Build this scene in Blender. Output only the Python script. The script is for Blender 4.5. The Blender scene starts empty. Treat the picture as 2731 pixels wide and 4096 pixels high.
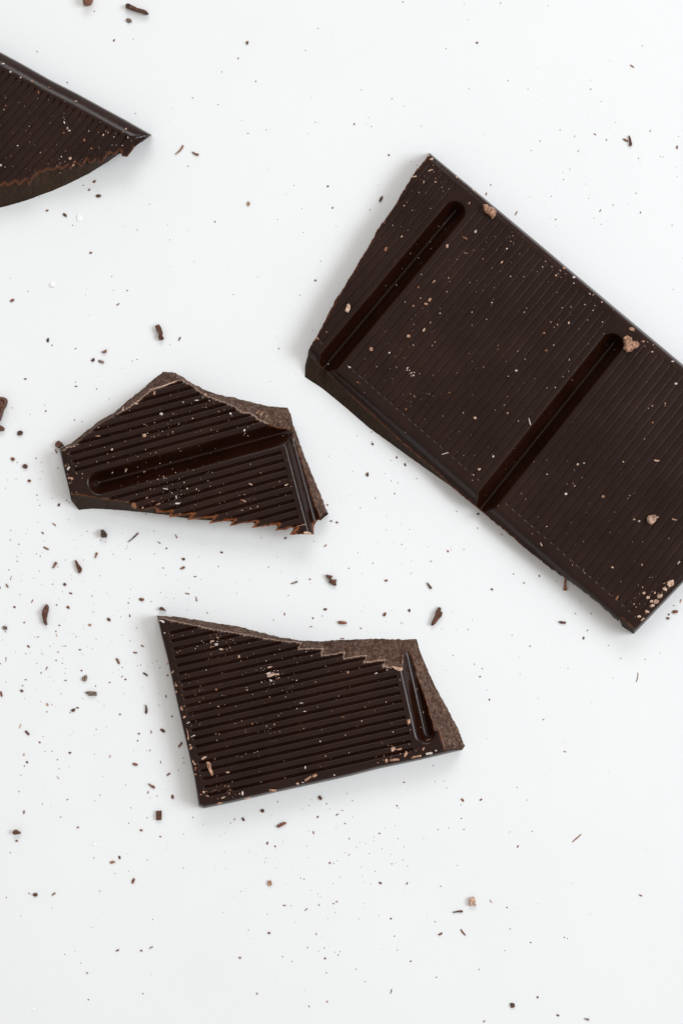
import bpy, bmesh, math, random
import numpy as np
from mathutils import Vector, Matrix, noise, kdtree
from mathutils.geometry import delaunay_2d_cdt

# ------------------------------------------------------------------ camera, world, lamps, exposure
S = 12000.0            # photograph pixels per metre on the table top
CH = 0.50              # camera height (m)
MM = 1.0 / S
scn = bpy.context.scene
COL = scn.collection

cam_d = bpy.data.cameras.new("camera")
cam = bpy.data.objects.new("camera", cam_d); COL.objects.link(cam)
cam.location = (0, 0, CH)
cam_d.sensor_fit = 'HORIZONTAL'
cam_d.sensor_width = 36.0
cam_d.lens = 36.0 * CH / (2731.0 / S)
cam_d.clip_start = 0.01; cam_d.clip_end = 20
scn.camera = cam

w = bpy.data.worlds.new("World"); scn.world = w; w.use_nodes = True
bg = w.node_tree.nodes['Background']
bg.inputs[0].default_value = (1.0, 0.958, 0.905, 1)
bg.inputs[1].default_value = 0.575

def area(name, loc, target, size, size_y, power, color):
    d = bpy.data.lights.new(name, 'AREA'); d.shape = 'RECTANGLE'
    d.size = size; d.size_y = size_y; d.energy = power; d.color = color
    o = bpy.data.objects.new(name, d); COL.objects.link(o)
    o.location = loc
    o.rotation_euler = (Vector(target) - Vector(loc)).to_track_quat('-Z', 'Y').to_euler()
    return o
L_ = area("side_window_light", (1.38, 0.10, 1.20), (-0.08, -0.01, 0), 1.05, 0.80, 2.75, (0.87, 0.935, 1.0)); L_.data.spread = math.radians(56)
L_ = area("far_window_light", (0.16, 1.42, 1.05), (-0.02, -0.12, 0), 1.20, 0.60, 1.45, (0.95, 0.975, 1.0)); L_.data.spread = math.radians(60)

vs = scn.view_settings
vs.view_transform = 'Standard'; vs.look = 'None'; vs.exposure = 0.04; vs.gamma = 1.0

# ------------------------------------------------------------------ pixel helpers
def P(u, v, z=0.0):
    """point of the scene at height z (in px units) that stands where pixel (u, v) looks"""
    zm = z * MM
    k = 1.0 - zm / CH
    return ((u - 1365.5) * MM * k, (2048.0 - v) * MM * k, zm)

def zt(x0, y0, s):
    return lambda x, y: (x0 + x / s, y0 + y / s)
Z1 = zt(0, 100, 1.96); Z2 = zt(1200, 560, 1.96); Z3 = zt(1150, 1160, 1.96)
Z4 = zt(1931, 900, 1.96); Z5 = zt(1931, 1800, 1.96)
Z6 = zt(200, 1450, 1.96); Z7 = zt(700, 1500, 2.24)
Z8 = zt(600, 2430, 2.24); Z9 = zt(1200, 2500, 2.24); Z10 = zt(700, 2900, 2.24)

def homography(src, dst):
    A = []
    for (x, y), (u, v) in zip(src, dst):
        A.append([x, y, 1, 0, 0, 0, -u * x, -u * y]); A.append([0, 0, 0, x, y, 1, -v * x, -v * y])
    b = np.array([c for d in dst for c in d], float)
    h = np.linalg.solve(np.array(A, float), b)
    return np.append(h, 1).reshape(3, 3)
def apply_h(M, pts):
    p = np.c_[np.asarray(pts, float), np.ones(len(pts))] @ M.T
    return p[:, :2] / p[:, 2:3]

# ------------------------------------------------------------------ tagging
def tag(o, label=None, cat=None, group=None, kind=None):
    if label: o['label'] = label
    if cat: o['category'] = cat
    if group: o['group'] = group
    if kind: o['kind'] = kind
    return o

# ------------------------------------------------------------------ materials
def new_mat(name):
    m = bpy.data.materials.new(name); m.use_nodes = True
    nt = m.node_tree; return m, nt, nt.nodes['Principled BSDF']
def N(nt, t, **kw):
    n = nt.nodes.new(t)
    for k, v in kw.items():
        if k in n.inputs.keys(): n.inputs[k].default_value = v
        else: setattr(n, k, v)
    return n
def ramp(nt, fac, stops):
    r = nt.nodes.new('ShaderNodeValToRGB'); e = r.color_ramp.elements
    e[0].position = stops[0][0]; e[0].color = (*stops[0][1], 1)
    e[1].position = stops[-1][0]; e[1].color = (*stops[-1][1], 1)
    for p, c in stops[1:-1]:
        x = e.new(p); x.color = (*c, 1)
    nt.links.new(fac, r.inputs[0]); return r
def mixc(nt, fac, a, b):
    m = nt.nodes.new('ShaderNodeMix'); m.data_type = 'RGBA'
    for s, v in ((0, fac), (6, a), (7, b)):
        if isinstance(v, (int, float)): m.inputs[s].default_value = v
        elif isinstance(v, tuple): m.inputs[s].default_value = (*v, 1)
        else: nt.links.new(v, m.inputs[s])
    return m.outputs[2]

def coords(nt):
    g = nt.nodes.new('ShaderNodeNewGeometry'); return g.outputs['Position']

def mat_chocolate(name, base, base2, rough, bump=0.05, speck=0.5, pore=900, tint=True, bloom=0.0, ior=1.345):
    m, nt, b = new_mat(name)
    pos = coords(nt)
    n1 = N(nt, 'ShaderNodeTexNoise', Scale=60.0, Detail=4.0, Roughness=0.6); nt.links.new(pos, n1.inputs['Vector'])
    n2 = N(nt, 'ShaderNodeTexNoise', Scale=float(pore), Detail=5.0, Roughness=0.7); nt.links.new(pos, n2.inputs['Vector'])
    n3 = N(nt, 'ShaderNodeTexNoise', Scale=2600.0, Detail=2.0, Roughness=0.6); nt.links.new(pos, n3.inputs['Vector'])
    r1 = ramp(nt, n1.outputs[0], [(0.35, base), (0.68, base2)])
    c = r1.outputs[0]
    if bloom > 0:     # coarse pale mottling of a fractured face
        rb = ramp(nt, n2.outputs[0], [(0.42, (0, 0, 0)), (0.70, (1, 1, 1))])
        mm = nt.nodes.new('ShaderNodeMath'); mm.operation = 'MULTIPLY'; mm.inputs[1].default_value = bloom
        nt.links.new(rb.outputs[0], mm.inputs[0])
        c = mixc(nt, mm.outputs[0], c, (0.20, 0.125, 0.088))
    # fine cocoa dust
    rs = ramp(nt, n3.outputs[0], [(0.70, (0, 0, 0)), (0.78, (1, 1, 1))])
    ms = nt.nodes.new('ShaderNodeMath'); ms.operation = 'MULTIPLY'; ms.inputs[1].default_value = speck
    nt.links.new(rs.outputs[0], ms.inputs[0])
    c = mixc(nt, ms.outputs[0], c, (0.20, 0.13, 0.10))
    if bloom > 0.5:   # light cocoa grains and streaks of the break
        n4 = N(nt, 'ShaderNodeTexNoise', Scale=1250.0, Detail=3.0, Roughness=0.75); nt.links.new(pos, n4.inputs['Vector'])
        r4 = ramp(nt, n4.outputs[0], [(0.56, (0, 0, 0)), (0.66, (1, 1, 1))])
        n5 = N(nt, 'ShaderNodeTexNoise', Scale=170.0, Detail=3.0, Roughness=0.6); nt.links.new(pos, n5.inputs['Vector'])
        r5 = ramp(nt, n5.outputs[0], [(0.42, (0.15, 0.15, 0.15)), (0.62, (0.9, 0.9, 0.9))])
        m5 = nt.nodes.new('ShaderNodeMath'); m5.operation = 'MULTIPLY'
        nt.links.new(r4.outputs[0], m5.inputs[0]); nt.links.new(r5.outputs[0], m5.inputs[1])
        c = mixc(nt, m5.outputs[0], c, (0.36, 0.21, 0.145))
    if tint:
        at = nt.nodes.new('ShaderNodeAttribute'); at.attribute_name = 'rimtint'
        c = mixc(nt, at.outputs['Alpha'], c, at.outputs['Color'])
    nt.links.new(c, b.inputs['Base Color'])
    rr = nt.nodes.new('ShaderNodeMapRange'); rr.inputs[1].default_value = 0.3; rr.inputs[2].default_value = 0.7
    rr.inputs[3].default_value = rough - 0.05; rr.inputs[4].default_value = rough + 0.09
    nt.links.new(n1.outputs[0], rr.inputs[0]); nt.links.new(rr.outputs[0], b.inputs['Roughness'])
    b.inputs['IOR'].default_value = ior
    bp = N(nt, 'ShaderNodeBump', Strength=1.0, Distance=bump * 0.001)
    nt.links.new(n2.outputs[0], bp.inputs['Height']); nt.links.new(bp.outputs[0], b.inputs['Normal'])
    return m

M_TOP = mat_chocolate('moulded_chocolate', (0.0128, 0.0030, 0.0013), (0.0200, 0.0054, 0.0027), 0.22, bump=0.035, speck=0.30)
M_SIDE = mat_chocolate('moulded_chocolate_edge', (0.020, 0.0075, 0.005), (0.028, 0.0115, 0.008), 0.30, bump=0.05, speck=0.2, ior=1.24)
M_BROKEN = mat_chocolate('fractured_chocolate', (0.032, 0.0135, 0.0085), (0.066, 0.031, 0.0215), 0.66, bump=0.30, speck=0.9, pore=700, bloom=0.75, ior=1.25)
M_CUT = mat_chocolate('dark_fractured_chocolate', (0.022, 0.0120, 0.0070), (0.034, 0.0190, 0.0115), 0.68, bump=0.12, speck=0.5, pore=1500, bloom=0.15, ior=1.22)

CRUMB_COL = {
    'd': ((0.038, 0.012, 0.005), (0.14, 0.046, 0.018)),
    'b': ((0.085, 0.028, 0.011), (0.30, 0.115, 0.055)),
    'o': ((0.13, 0.040, 0.012), (0.36, 0.15, 0.070)),
    'p': ((0.30, 0.165, 0.105), (0.72, 0.50, 0.38)),
    'g': ((0.060, 0.036, 0.025), (0.30, 0.215, 0.170)),
    'k': ((0.020, 0.009, 0.006), (0.095, 0.050, 0.030)),
    'w': ((0.42, 0.33, 0.29), (0.78, 0.70, 0.66)),
    'q': ((0.16, 0.065, 0.032), (0.60, 0.34, 0.225)),
}
def mat_crumb(code):
    a, b2 = CRUMB_COL[code]
    m, nt, b = new_mat('crumb_colour_' + {'d': 'dark', 'b': 'brown', 'o': 'orange', 'p': 'pale', 'g': 'grey', 'k': 'black', 'w': 'white', 'q': 'coppery'}[code])
    pos = coords(nt)
    n1 = N(nt, 'ShaderNodeTexNoise', Scale=1100.0, Detail=4.0, Roughness=0.65); nt.links.new(pos, n1.inputs['Vector'])
    r = ramp(nt, n1.outputs[0], [(0.36, a), (0.66, b2)])
    nt.links.new(r.outputs[0], b.inputs['Base Color'])
    b.inputs['Roughness'].default_value = 0.6
    bp = N(nt, 'ShaderNodeBump', Strength=1.0, Distance=0.00012)
    nt.links.new(n1.outputs[0], bp.inputs['Height']); nt.links.new(bp.outputs[0], b.inputs['Normal'])
    return m
M_CR = {k: mat_crumb(k) for k in CRUMB_COL}

# table
mt, nt, b = new_mat('white_table_surface')
pos = coords(nt)
na = N(nt, 'ShaderNodeTexNoise', Scale=900.0, Detail=4.0, Roughness=0.55); nt.links.new(pos, na.inputs['Vector'])
nb = N(nt, 'ShaderNodeTexNoise', Scale=260.0, Detail=3.0, Roughness=0.5); nt.links.new(pos, nb.inputs['Vector'])
nc = N(nt, 'ShaderNodeTexNoise', Scale=14.0, Detail=4.0, Roughness=0.6); nt.links.new(pos, nc.inputs['Vector'])
rc = ramp(nt, nc.outputs[0], [(0.3, (0.812, 0.818, 0.824)), (0.7, (0.834, 0.840, 0.845))])
nt.links.new(rc.outputs[0], b.inputs['Base Color'])
b.inputs['Roughness'].default_value = 0.55
ad = nt.nodes.new('ShaderNodeMath'); ad.operation = 'ADD'
nt.links.new(na.outputs[0], ad.inputs[0]); nt.links.new(nb.outputs[0], ad.inputs[1])
bp = N(nt, 'ShaderNodeBump', Strength=1.0, Distance=0.000035)
nt.links.new(ad.outputs[0], bp.inputs['Height']); nt.links.new(bp.outputs[0], b.inputs['Normal'])
M_TABLE = mt
mw, nt, b = new_mat('white_paint_drip')
b.inputs['Base Color'].default_value = (0.86, 0.865, 0.87, 1); b.inputs['Roughness'].default_value = 0.4
M_WHITE = mw

# ------------------------------------------------------------------ mesh helper
def make_obj(name, verts, faces, mat, parent=None, origin=(0, 0, 0), normals=None, tint=None, smooth=True):
    v = np.asarray(verts, float) - np.asarray(origin, float)
    me = bpy.data.meshes.new(name)
    me.from_pydata(v.tolist(), [], [list(map(int, f)) for f in faces])
    me.materials.append(mat)
    if smooth: me.polygons.foreach_set('use_smooth', [True] * len(me.polygons))
    if tint is not None:
        a = me.color_attributes.new('rimtint', 'FLOAT_COLOR', 'POINT')
        a.data.foreach_set('color', np.asarray(tint, np.float32).ravel())
    me.update()
    if normals is not None:
        me.normals_split_custom_set_from_vertices([tuple(n) for n in normals])
    o = bpy.data.objects.new(name, me); COL.objects.link(o)
    if parent is not None: o.parent = parent
    else: o.location = origin
    return o

# ------------------------------------------------------------------ setting
g = 1.6
make_obj('table_top', [(-g, -g, 0), (g, -g, 0), (g, g, 0), (-g, g, 0)], [(0, 1, 2, 3)], M_TABLE)['kind'] = 'structure'

# ------------------------------------------------------------------ the mould
PT = 33.0; WD = 830.0; H0 = 96.0
def sstep(t):
    t = np.clip(t, 0, 1); return t * t * (3 - 2 * t)

class Mould:
    def __init__(s, grooves, channels, lateral=True, xend=None, gdepth=8.0, gw=5.6, crown=2.6, lat_off=67.0, lat_w=50.0):
        s.gr = np.array(sorted(grooves)); s.ch = channels; s.lat = lateral; s.xend = xend; s.gd = gdepth; s.gw = gw; s.cr = crown; s.lo = lat_off; s.lw = lat_w
    def depth(s, x, y):
        d = np.zeros_like(x)
        # narrow grooves with the ribs rounded between them
        i = np.searchsorted(s.gr, x)
        lo = s.gr[np.clip(i - 1, 0, len(s.gr) - 1)]; hi = s.gr[np.clip(i, 0, len(s.gr) - 1)]
        dx = np.minimum(abs(x - lo), abs(x - hi))
        e = sstep((y + 3) / 7.0) * sstep((WD + 3 - y) / 7.0)
        we = s.gw * (1 + 0.9 * np.exp(-((y - WD + 1) / 6.0) ** 2) * (s.gw < 3))
        gro = s.gd * (1 + 0.6 * (we / s.gw - 1)) * np.exp(-(dx / we) ** 2) + s.cr * np.clip(1 - dx / 16.5, 0, 1) ** 1.5 * (dx < 16.5)
        d = np.maximum(d, gro * e)
        def bowl(t, D=70.0):
            t = np.clip(t, 0, None)
            return D * (0.5 + 0.5 * np.cos(math.pi * np.clip(t, 0, 1)))
        for c in s.ch:
            yy = np.where(y < 88, 88 - y, 0.0)
            r = np.sqrt((x - c) ** 2 + yy ** 2)
            d = np.maximum(d, bowl(r / 54.0))
        if s.lat:
            if s.xend is not None:
                ex = s.xend - 98
                xx = np.where(x > ex, x - ex, 0.0)
            else: xx = 0.0
            r = np.sqrt((y - (WD + s.lo)) ** 2 + xx ** 2)
            d = np.maximum(d, bowl(r / s.lw, 42.0))
        return d
    def xs(s, x0, x1):
        base = list(np.arange(x0, x1, 9.0))
        for gx in s.gr:
            base += [gx + k for k in (-13, -9, -6.4, -4.4, -2.9, -1.5, 0, 1.5, 2.9, 4.4, 6.4, 9, 13)]
        for c in s.ch: base += list(np.arange(c - 52, c + 53, 4.0))
        if s.xend is not None: base += list(np.arange(s.xend - 110, s.xend - 40, 5))
        base = sorted(v for v in base if x0 <= v <= x1)
        out = [base[0]]
        for v in base[1:]:
            if v - out[-1] >= 1.3: out.append(v)
        return np.array(out)
    def ys(s, y0, y1):
        base = list(np.arange(y0, y1, 14.0)) + list(np.arange(-8, 10, 2.2)) + list(np.arange(WD - 8, WD + 9, 2.2))
        if s.ch: base += list(np.arange(36, 100, 4.5))
        if s.lat: base += list(np.arange(WD + 18, WD + 112, 4.0))
        base = sorted(v for v in base if y0 <= v <= y1)
        out = [base[0]]
        for v in base[1:]:
            if v - out[-1] >= 1.7: out.append(v)
        return np.array(out)

def region_of(m, x, y):
    """0 rim, 1.. squares, 100+ divider channels, 200 side channel"""
    if m.lat and y > WD + 14 and (m.xend is None or x < m.xend - 38): return 200
    for i, c in enumerate(m.ch):
        if abs(x - c) < 53 and y > 30: return 100 + i
    if y < -12 or (m.xend is not None and x > m.xend - 30): return 0
    return 1 + sum(1 for c in m.ch if x > c)

TINT = {  # colour of a broken rim, strength, width in px; orange tones also paint in light through thin edges
    'pale':   ((0.55, 0.36, 0.27), 0.9, 3.0),
    'orange': ((0.20, 0.065, 0.022), 0.6, 5.0),
    'teeth':  ((0.30, 0.092, 0.032), 0.9, 7.5),  # bare break colour plus painted glow of light through the teeth
    'fine':   ((0.085, 0.040, 0.024), 0.7, 4.0),
    'lip':    ((0.17, 0.052, 0.021), 0.75, 8.0),
    'none':   ((0.03, 0.015, 0.01), 0.0, 1.0),
}

SURF = {}      # height look-up per host for the crumbs that lie on it

def build_piece(name, label, cat, mould, M, keys, names, seed, origin_uv, step=4.5, jag=1.6, group=None, edge_r=9.0, edge_d=6.0, tuck=1.0):
    """keys: list of (T, B, kind, rim) -- top outline point, foot outline point, wall kind to the NEXT key, rim colour"""
    rnd = random.Random(seed); Minv = np.linalg.inv(M)
    org = P(*origin_uv, 0)
    T = []; B = []; K = []; R = []
    n = len(keys)
    for i in range(n):
        (t0, b0, k0, r0) = keys[i]; (t1, b1, _, _) = keys[(i + 1) % n]
        L = max(math.dist(t0, t1), math.dist(b0, b1) * 0.6, 1.0); c = max(1, int(round(L / step)))
        for j in range(c):
            f = j / c
            tu = [t0[q] + (t1[q] - t0[q]) * f for q in (0, 1)]; bu = [b0[q] + (b1[q] - b0[q]) * f for q in (0, 1)]
            if k0 != 'side' and j > 0:
                nv = noise.noise_vector(Vector((tu[0] * 0.05, tu[1] * 0.05, seed))); n2 = noise.noise_vector(Vector((tu[0] * 0.2, tu[1] * 0.2, seed + 9)))
                tu = [tu[0] + jag * (nv.x * 2 + n2.x), tu[1] + jag * (nv.y * 2 + n2.y)]
                jb = jag * (1.0 if k0 == 'broken' else 0.25); bu = [bu[0] + jb * (nv.y * 2 + n2.z), bu[1] + jb * (nv.z * 2 + n2.y)]
            T.append(tu); B.append(bu); K.append(k0); R.append(r0)
    T = np.array(T); B = np.array(B); NT = len(T)
    # grid in mould space
    Tl = apply_h(Minv, T)
    x0, y0 = Tl.min(0); x1, y1 = Tl.max(0)
    X, Y = np.meshgrid(mould.xs(x0, x1), mould.ys(y0, y1))
    Gl = np.c_[X.ravel(), Y.ravel()]
    G = apply_h(M, Gl)
    # inside test
    ins = np.zeros(len(G), bool)
    j = NT - 1
    for i in range(NT):
        c = ((T[i, 1] > G[:, 1]) != (T[j, 1] > G[:, 1]))
        with np.errstate(divide='ignore', invalid='ignore'):
            xi = (T[j, 0] - T[i, 0]) * (G[:, 1] - T[i, 1]) / (T[j, 1] - T[i, 1]) + T[i, 0]
        ins ^= c & (G[:, 0] < xi); j = i
    G = G[ins]
    kdT = kdtree.KDTree(NT)
    for i in range(NT): kdT.insert((T[i, 0], T[i, 1], 0), i)
    kdT.balance()
    keep = np.array([kdT.find((p[0], p[1], 0))[2] > 2.0 for p in G])
    G = G[keep]
    rg = np.random.RandomState(seed); G = G + rg.uniform(-0.03, 0.03, G.shape)
    allp = np.r_[T, G]
    vin = [Vector((float(a), float(-b2))) for a, b2 in allp]      # flip v so that faces wind upwards
    edges = [(i, (i + 1) % NT) for i in range(NT)]
    vo, eo, fo, ov, oe, of = delaunay_2d_cdt(vin, edges, [list(range(NT))][:0], 1, 1e-6)
    uv = np.array([(p.x, -p.y) for p in vo])
    src = [o[0] if o else -1 for o in ov]
    inv = {s_: i for i, s_ in enumerate(src) if s_ >= 0}
    loc = apply_h(Minv, uv)
    dep = mould.depth(loc[:, 0], loc[:, 1])
    z = H0 - dep
    tint = np.zeros((len(uv), 4)); tint[:, :3] = (0.03, 0.015, 0.01)
    for i, p in enumerate(uv):
        _, idx, d = kdT.find((p[0], p[1], 0))
        if K[idx] == 'side':
            if d < edge_r: z[i] -= edge_d * (1 - d / edge_r) ** 2
        else:
            col, st, wd = TINT[R[idx]]
            nz = noise.noise(Vector((p[0] * 0.06, p[1] * 0.06, seed))) * 0.5 + 0.5
            ww = wd * max(0.0, -0.1 + 2.2 * nz)
            if d < ww:
                a = st * min(1.0, 1.6 * (1 - d / ww)) * (0.55 + 0.6 * nz); tint[i] = (*col, min(a, 1))
            if d < 5: z[i] -= 1.8 * (1 - d / 5)
        z[i] += 1.1 * noise.noise(Vector((p[0] * 0.006, p[1] * 0.006, seed))) + 0.25 * noise.noise(Vector((p[0] * 0.05, p[1] * 0.05, seed)))
    W = np.array([P(p[0], p[1], zz) for p, zz in zip(uv, z)])
    F = np.array([f for f in fo if len(f) == 3])
    a, b_, c_ = W[F[:, 0]], W[F[:, 1]], W[F[:, 2]]
    fn = np.cross(b_ - a, c_ - a)
    fl = fn[:, 2] < 0
    F[fl] = F[fl][:, ::-1]; fn[fl] *= -1
    VN = np.zeros_like(W)
    for q in range(3): np.add.at(VN, F[:, q], fn)
    VN /= np.maximum(np.linalg.norm(VN, axis=1, keepdims=True), 1e-20)
    root = bpy.data.objects.new(name, None); COL.objects.link(root); root.location = org
    root.empty_display_size = 0.01
    tag(root, label, cat, group)
    cen = loc[F].mean(1)
    reg = np.array([region_of(mould, x, y) for x, y in cen])
    for r in sorted(set(reg.tolist())):
        fs = F[reg == r]
        if len(fs) < 12: continue
        used = np.unique(fs); rm = -np.ones(len(W), int); rm[used] = np.arange(len(used))
        nm = 'rim' if r == 0 else 'divider_channel' if 100 <= r < 200 else 'side_channel' if r == 200 else 'ribbed_square'
        o = make_obj(nm, W[used], rm[fs], M_TOP, root, org, VN[used], tint[used])
        lb = names.get(r)
        if lb: o['label'] = lb
    # walls
    Tz = np.array([z[inv[i]] if i in inv else H0 for i in range(NT)])
    i = 0
    segs = []; start = 0
    # rotate so that a kind change is at index 0
    kk = next((q for q in range(NT) if K[q] != K[q - 1]), 0)
    order = [(q + kk) % NT for q in range(NT)]
    cur = [order[0]]
    for q in order[1:]:
        if K[q] == K[cur[-1]]: cur.append(q)
        else: segs.append(cur + [q]); cur = [q]
    segs.append(cur + [order[0]])
    for sg in segs:
        kd = K[sg[0]]
        nr = 9 if kd == 'side' else 16
        vs_ = []; tn = []
        Ts = {}
        for qi, q in enumerate(sg):
            wnd = min(14, qi, len(sg) - 1 - qi)
            Ts[q] = np.mean([T[sg[y_]] for y_ in range(qi - wnd, qi + wnd + 1)], axis=0)
        for r in range(nr + 1):
            f = r / nr
            for q in sg:
                u0 = T[q]; ub = B[q]
                if kd == 'side':
                    u = u0 + (ub - u0) * math.sin(f * math.pi / 2); zz = Tz[q] * math.cos(f * math.pi / 2)
                else:
                    if kd == 'cut':
                        sm = min(1.0, f / 0.14); sm = sm * sm * (3 - 2 * sm); u0 = u0 * (1 - sm) + Ts[q] * sm
                    fu = min(1.0, f / tuck) if R[q] == 'teeth' else f
                    u = u0 + (ub - u0) * fu
                    zz = Tz[q] * (1 - f)
                    am = math.sin(math.pi * f) ** 0.7 if 0 < f < 1 else 0
                    v3 = Vector((u[0] * 0.022, u[1] * 0.022, zz * 0.022 + seed)); v4 = v3 * 4.0
                    a3 = noise.noise_vector(v3); a4 = noise.noise_vector(v4)
                    g1 = 8.0 if kd == 'broken' else 1.8
                    u = u + am * g1 * np.array([a3.x + 0.4 * a4.x, a3.y + 0.4 * a4.y])
                    zz += am * (13.0 if kd == 'broken' else 2.5) * (a3.z + 0.5 * a4.z)
                    zz = max(zz, 0.0) if f < 1 else 0.0
                vs_.append(P(u[0], u[1], zz))
                col, st, wd = TINT[R[q]]
                tn.append((*col, st * max(0, 1 - f * 16) * 0.6) if kd != 'side' else (0, 0, 0, 0))
        m_ = len(sg); fs = []
        for r in range(nr):
            for q in range(m_ - 1):
                a0 = r * m_ + q; fs.append((a0, a0 + 1, a0 + m_ + 1, a0 + m_))
        # orientation: outline is clockwise in the picture
        fs = [f[::-1] for f in fs]
        nm = {'side': 'moulded_edge', 'broken': 'broken_face', 'cut': 'broken_face'}[kd]
        o = make_obj(nm, vs_, fs, {'side': M_SIDE, 'broken': M_BROKEN, 'cut': M_CUT}[kd], root, org, None, tn)
        if kd == 'cut': o['label'] = 'darker smooth broken face'
        if kd == 'broken': o['label'] = 'rough paler broken face'
    Hs = lambda u, v: float(H0 - mould.depth(*[np.array([c]) for c in apply_h(Minv, [(u, v)])[0]])[0])
    SURF[name] = Hs
    return root

squares = lambda n: [2.2 + k for k in range(n)]
# ---- the big slab
bm_ = Mould([-(2.2 + k) * PT for k in range(9)] + [(2.2 + k) * PT + 0.05 * PT * k / 21 for k in range(22)] + [(27.7 + k) * PT for k in range(21)],
            [0.0, 25.5 * PT], True, (27.7 + 20) * PT + 46, gdepth=3.4, gw=2.7, crown=0.35, lat_off=80.0, lat_w=50.0)
HB = homography([(0, 0), (25.5 * PT, 0), (0, WD), (25.5 * PT, WD)],
                [(1872.7, 781), (2502.6, 1308.3), (1339, 1418.5), (1972.4, 1970.8)])
k = []
def a_(t, b, kd, r): k.append((t, b, kd, r))
a_(Z2(1012, 112), Z2(1015, 98), 'side', 'none')
a_((2055, 905), (2065, 898), 'side', 'none')
a_((2724, 1470), (2735, 1461), 'side', 'none')
a_((3178, 1850), (3194, 1848), 'side', 'none')
a_((2724, 2325), (2736, 2326), 'side', 'none')
a_(Z5(1185, 1405), Z5(1184, 1443), 'cut', 'orange')
a_(Z5(1080, 1312), Z5(1090, 1385), 'cut', 'fine')
a_(Z5(1058, 1345), Z5(1078, 1340), 'cut', 'fine')
a_(Z5(1000, 1290), Z5(1020, 1240), 'cut', 'fine')
a_(Z5(900, 1200), Z5(940, 1140), 'cut', 'fine')
a_(Z5(760, 1090), Z5(815, 1015), 'cut', 'fine')
a_(Z5(640, 1005), Z5(695, 930), 'cut', 'fine')
a_(Z5(500, 905), Z5(550, 835), 'cut', 'fine')
a_(Z5(330, 770), Z5(368, 718), 'cut', 'orange')
a_(Z5(180, 640), Z5(206, 606), 'cut', 'orange')
a_(Z5(60, 545), Z5(72, 530), 'cut', 'orange')
a_(Z5(0, 490), Z5(3, 488), 'cut', 'orange')
a_(Z3(1400, 1640), Z3(1395, 1632), 'cut', 'orange')
a_(Z3(1290, 1545), Z3(1280, 1540), 'cut', 'orange')
a_(Z3(1150, 1405), Z3(1140, 1440), 'cut', 'orange')
a_(Z3(1000, 1283), Z3(1000, 1342), 'cut', 'orange')
a_(Z3(860, 1165), Z3(810, 1203), 'cut', 'orange')
a_(Z3(700, 1012), Z3(640, 1082), 'cut', 'orange')
a_(Z3(540, 868), Z3(500, 960), 'cut', 'orange')
a_(Z3(470, 803), Z3(400, 875), 'cut', 'fine')
a_(Z3(290, 620), Z3(270, 770), 'cut', 'fine')
a_(Z3(160, 507), Z3(136, 682), 'cut', 'fine')
a_(Z3(162, 485), Z3(137, 590), 'cut', 'fine')
a_(Z3(182, 432), Z3(165, 490), 'cut', 'orange')
for t in (Z3(235, 350), Z3(300, 225), Z3(415, 0), Z2(210, 1390), Z2(320, 1190), Z2(365, 1115), Z2(500, 890), Z2(575, 765), Z2(600, 712), Z2(655, 635), Z2(735, 520), Z2(800, 405), Z2(868, 295), Z2(905, 240)):
    a_(t, (t[0] + 8, t[1] + 5), 'cut', 'orange')
build_piece('chocolate_slab', 'largest dark chocolate slab with two wide parallel channels, cropped by the right edge', 'chocolate slab',
            bm_, HB, k, {1: 'narrow broken strip of ribs', 2: 'whole ribbed square', 3: 'ribbed square cropped by the frame'}, 3, (2200, 1600), group=None)

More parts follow.
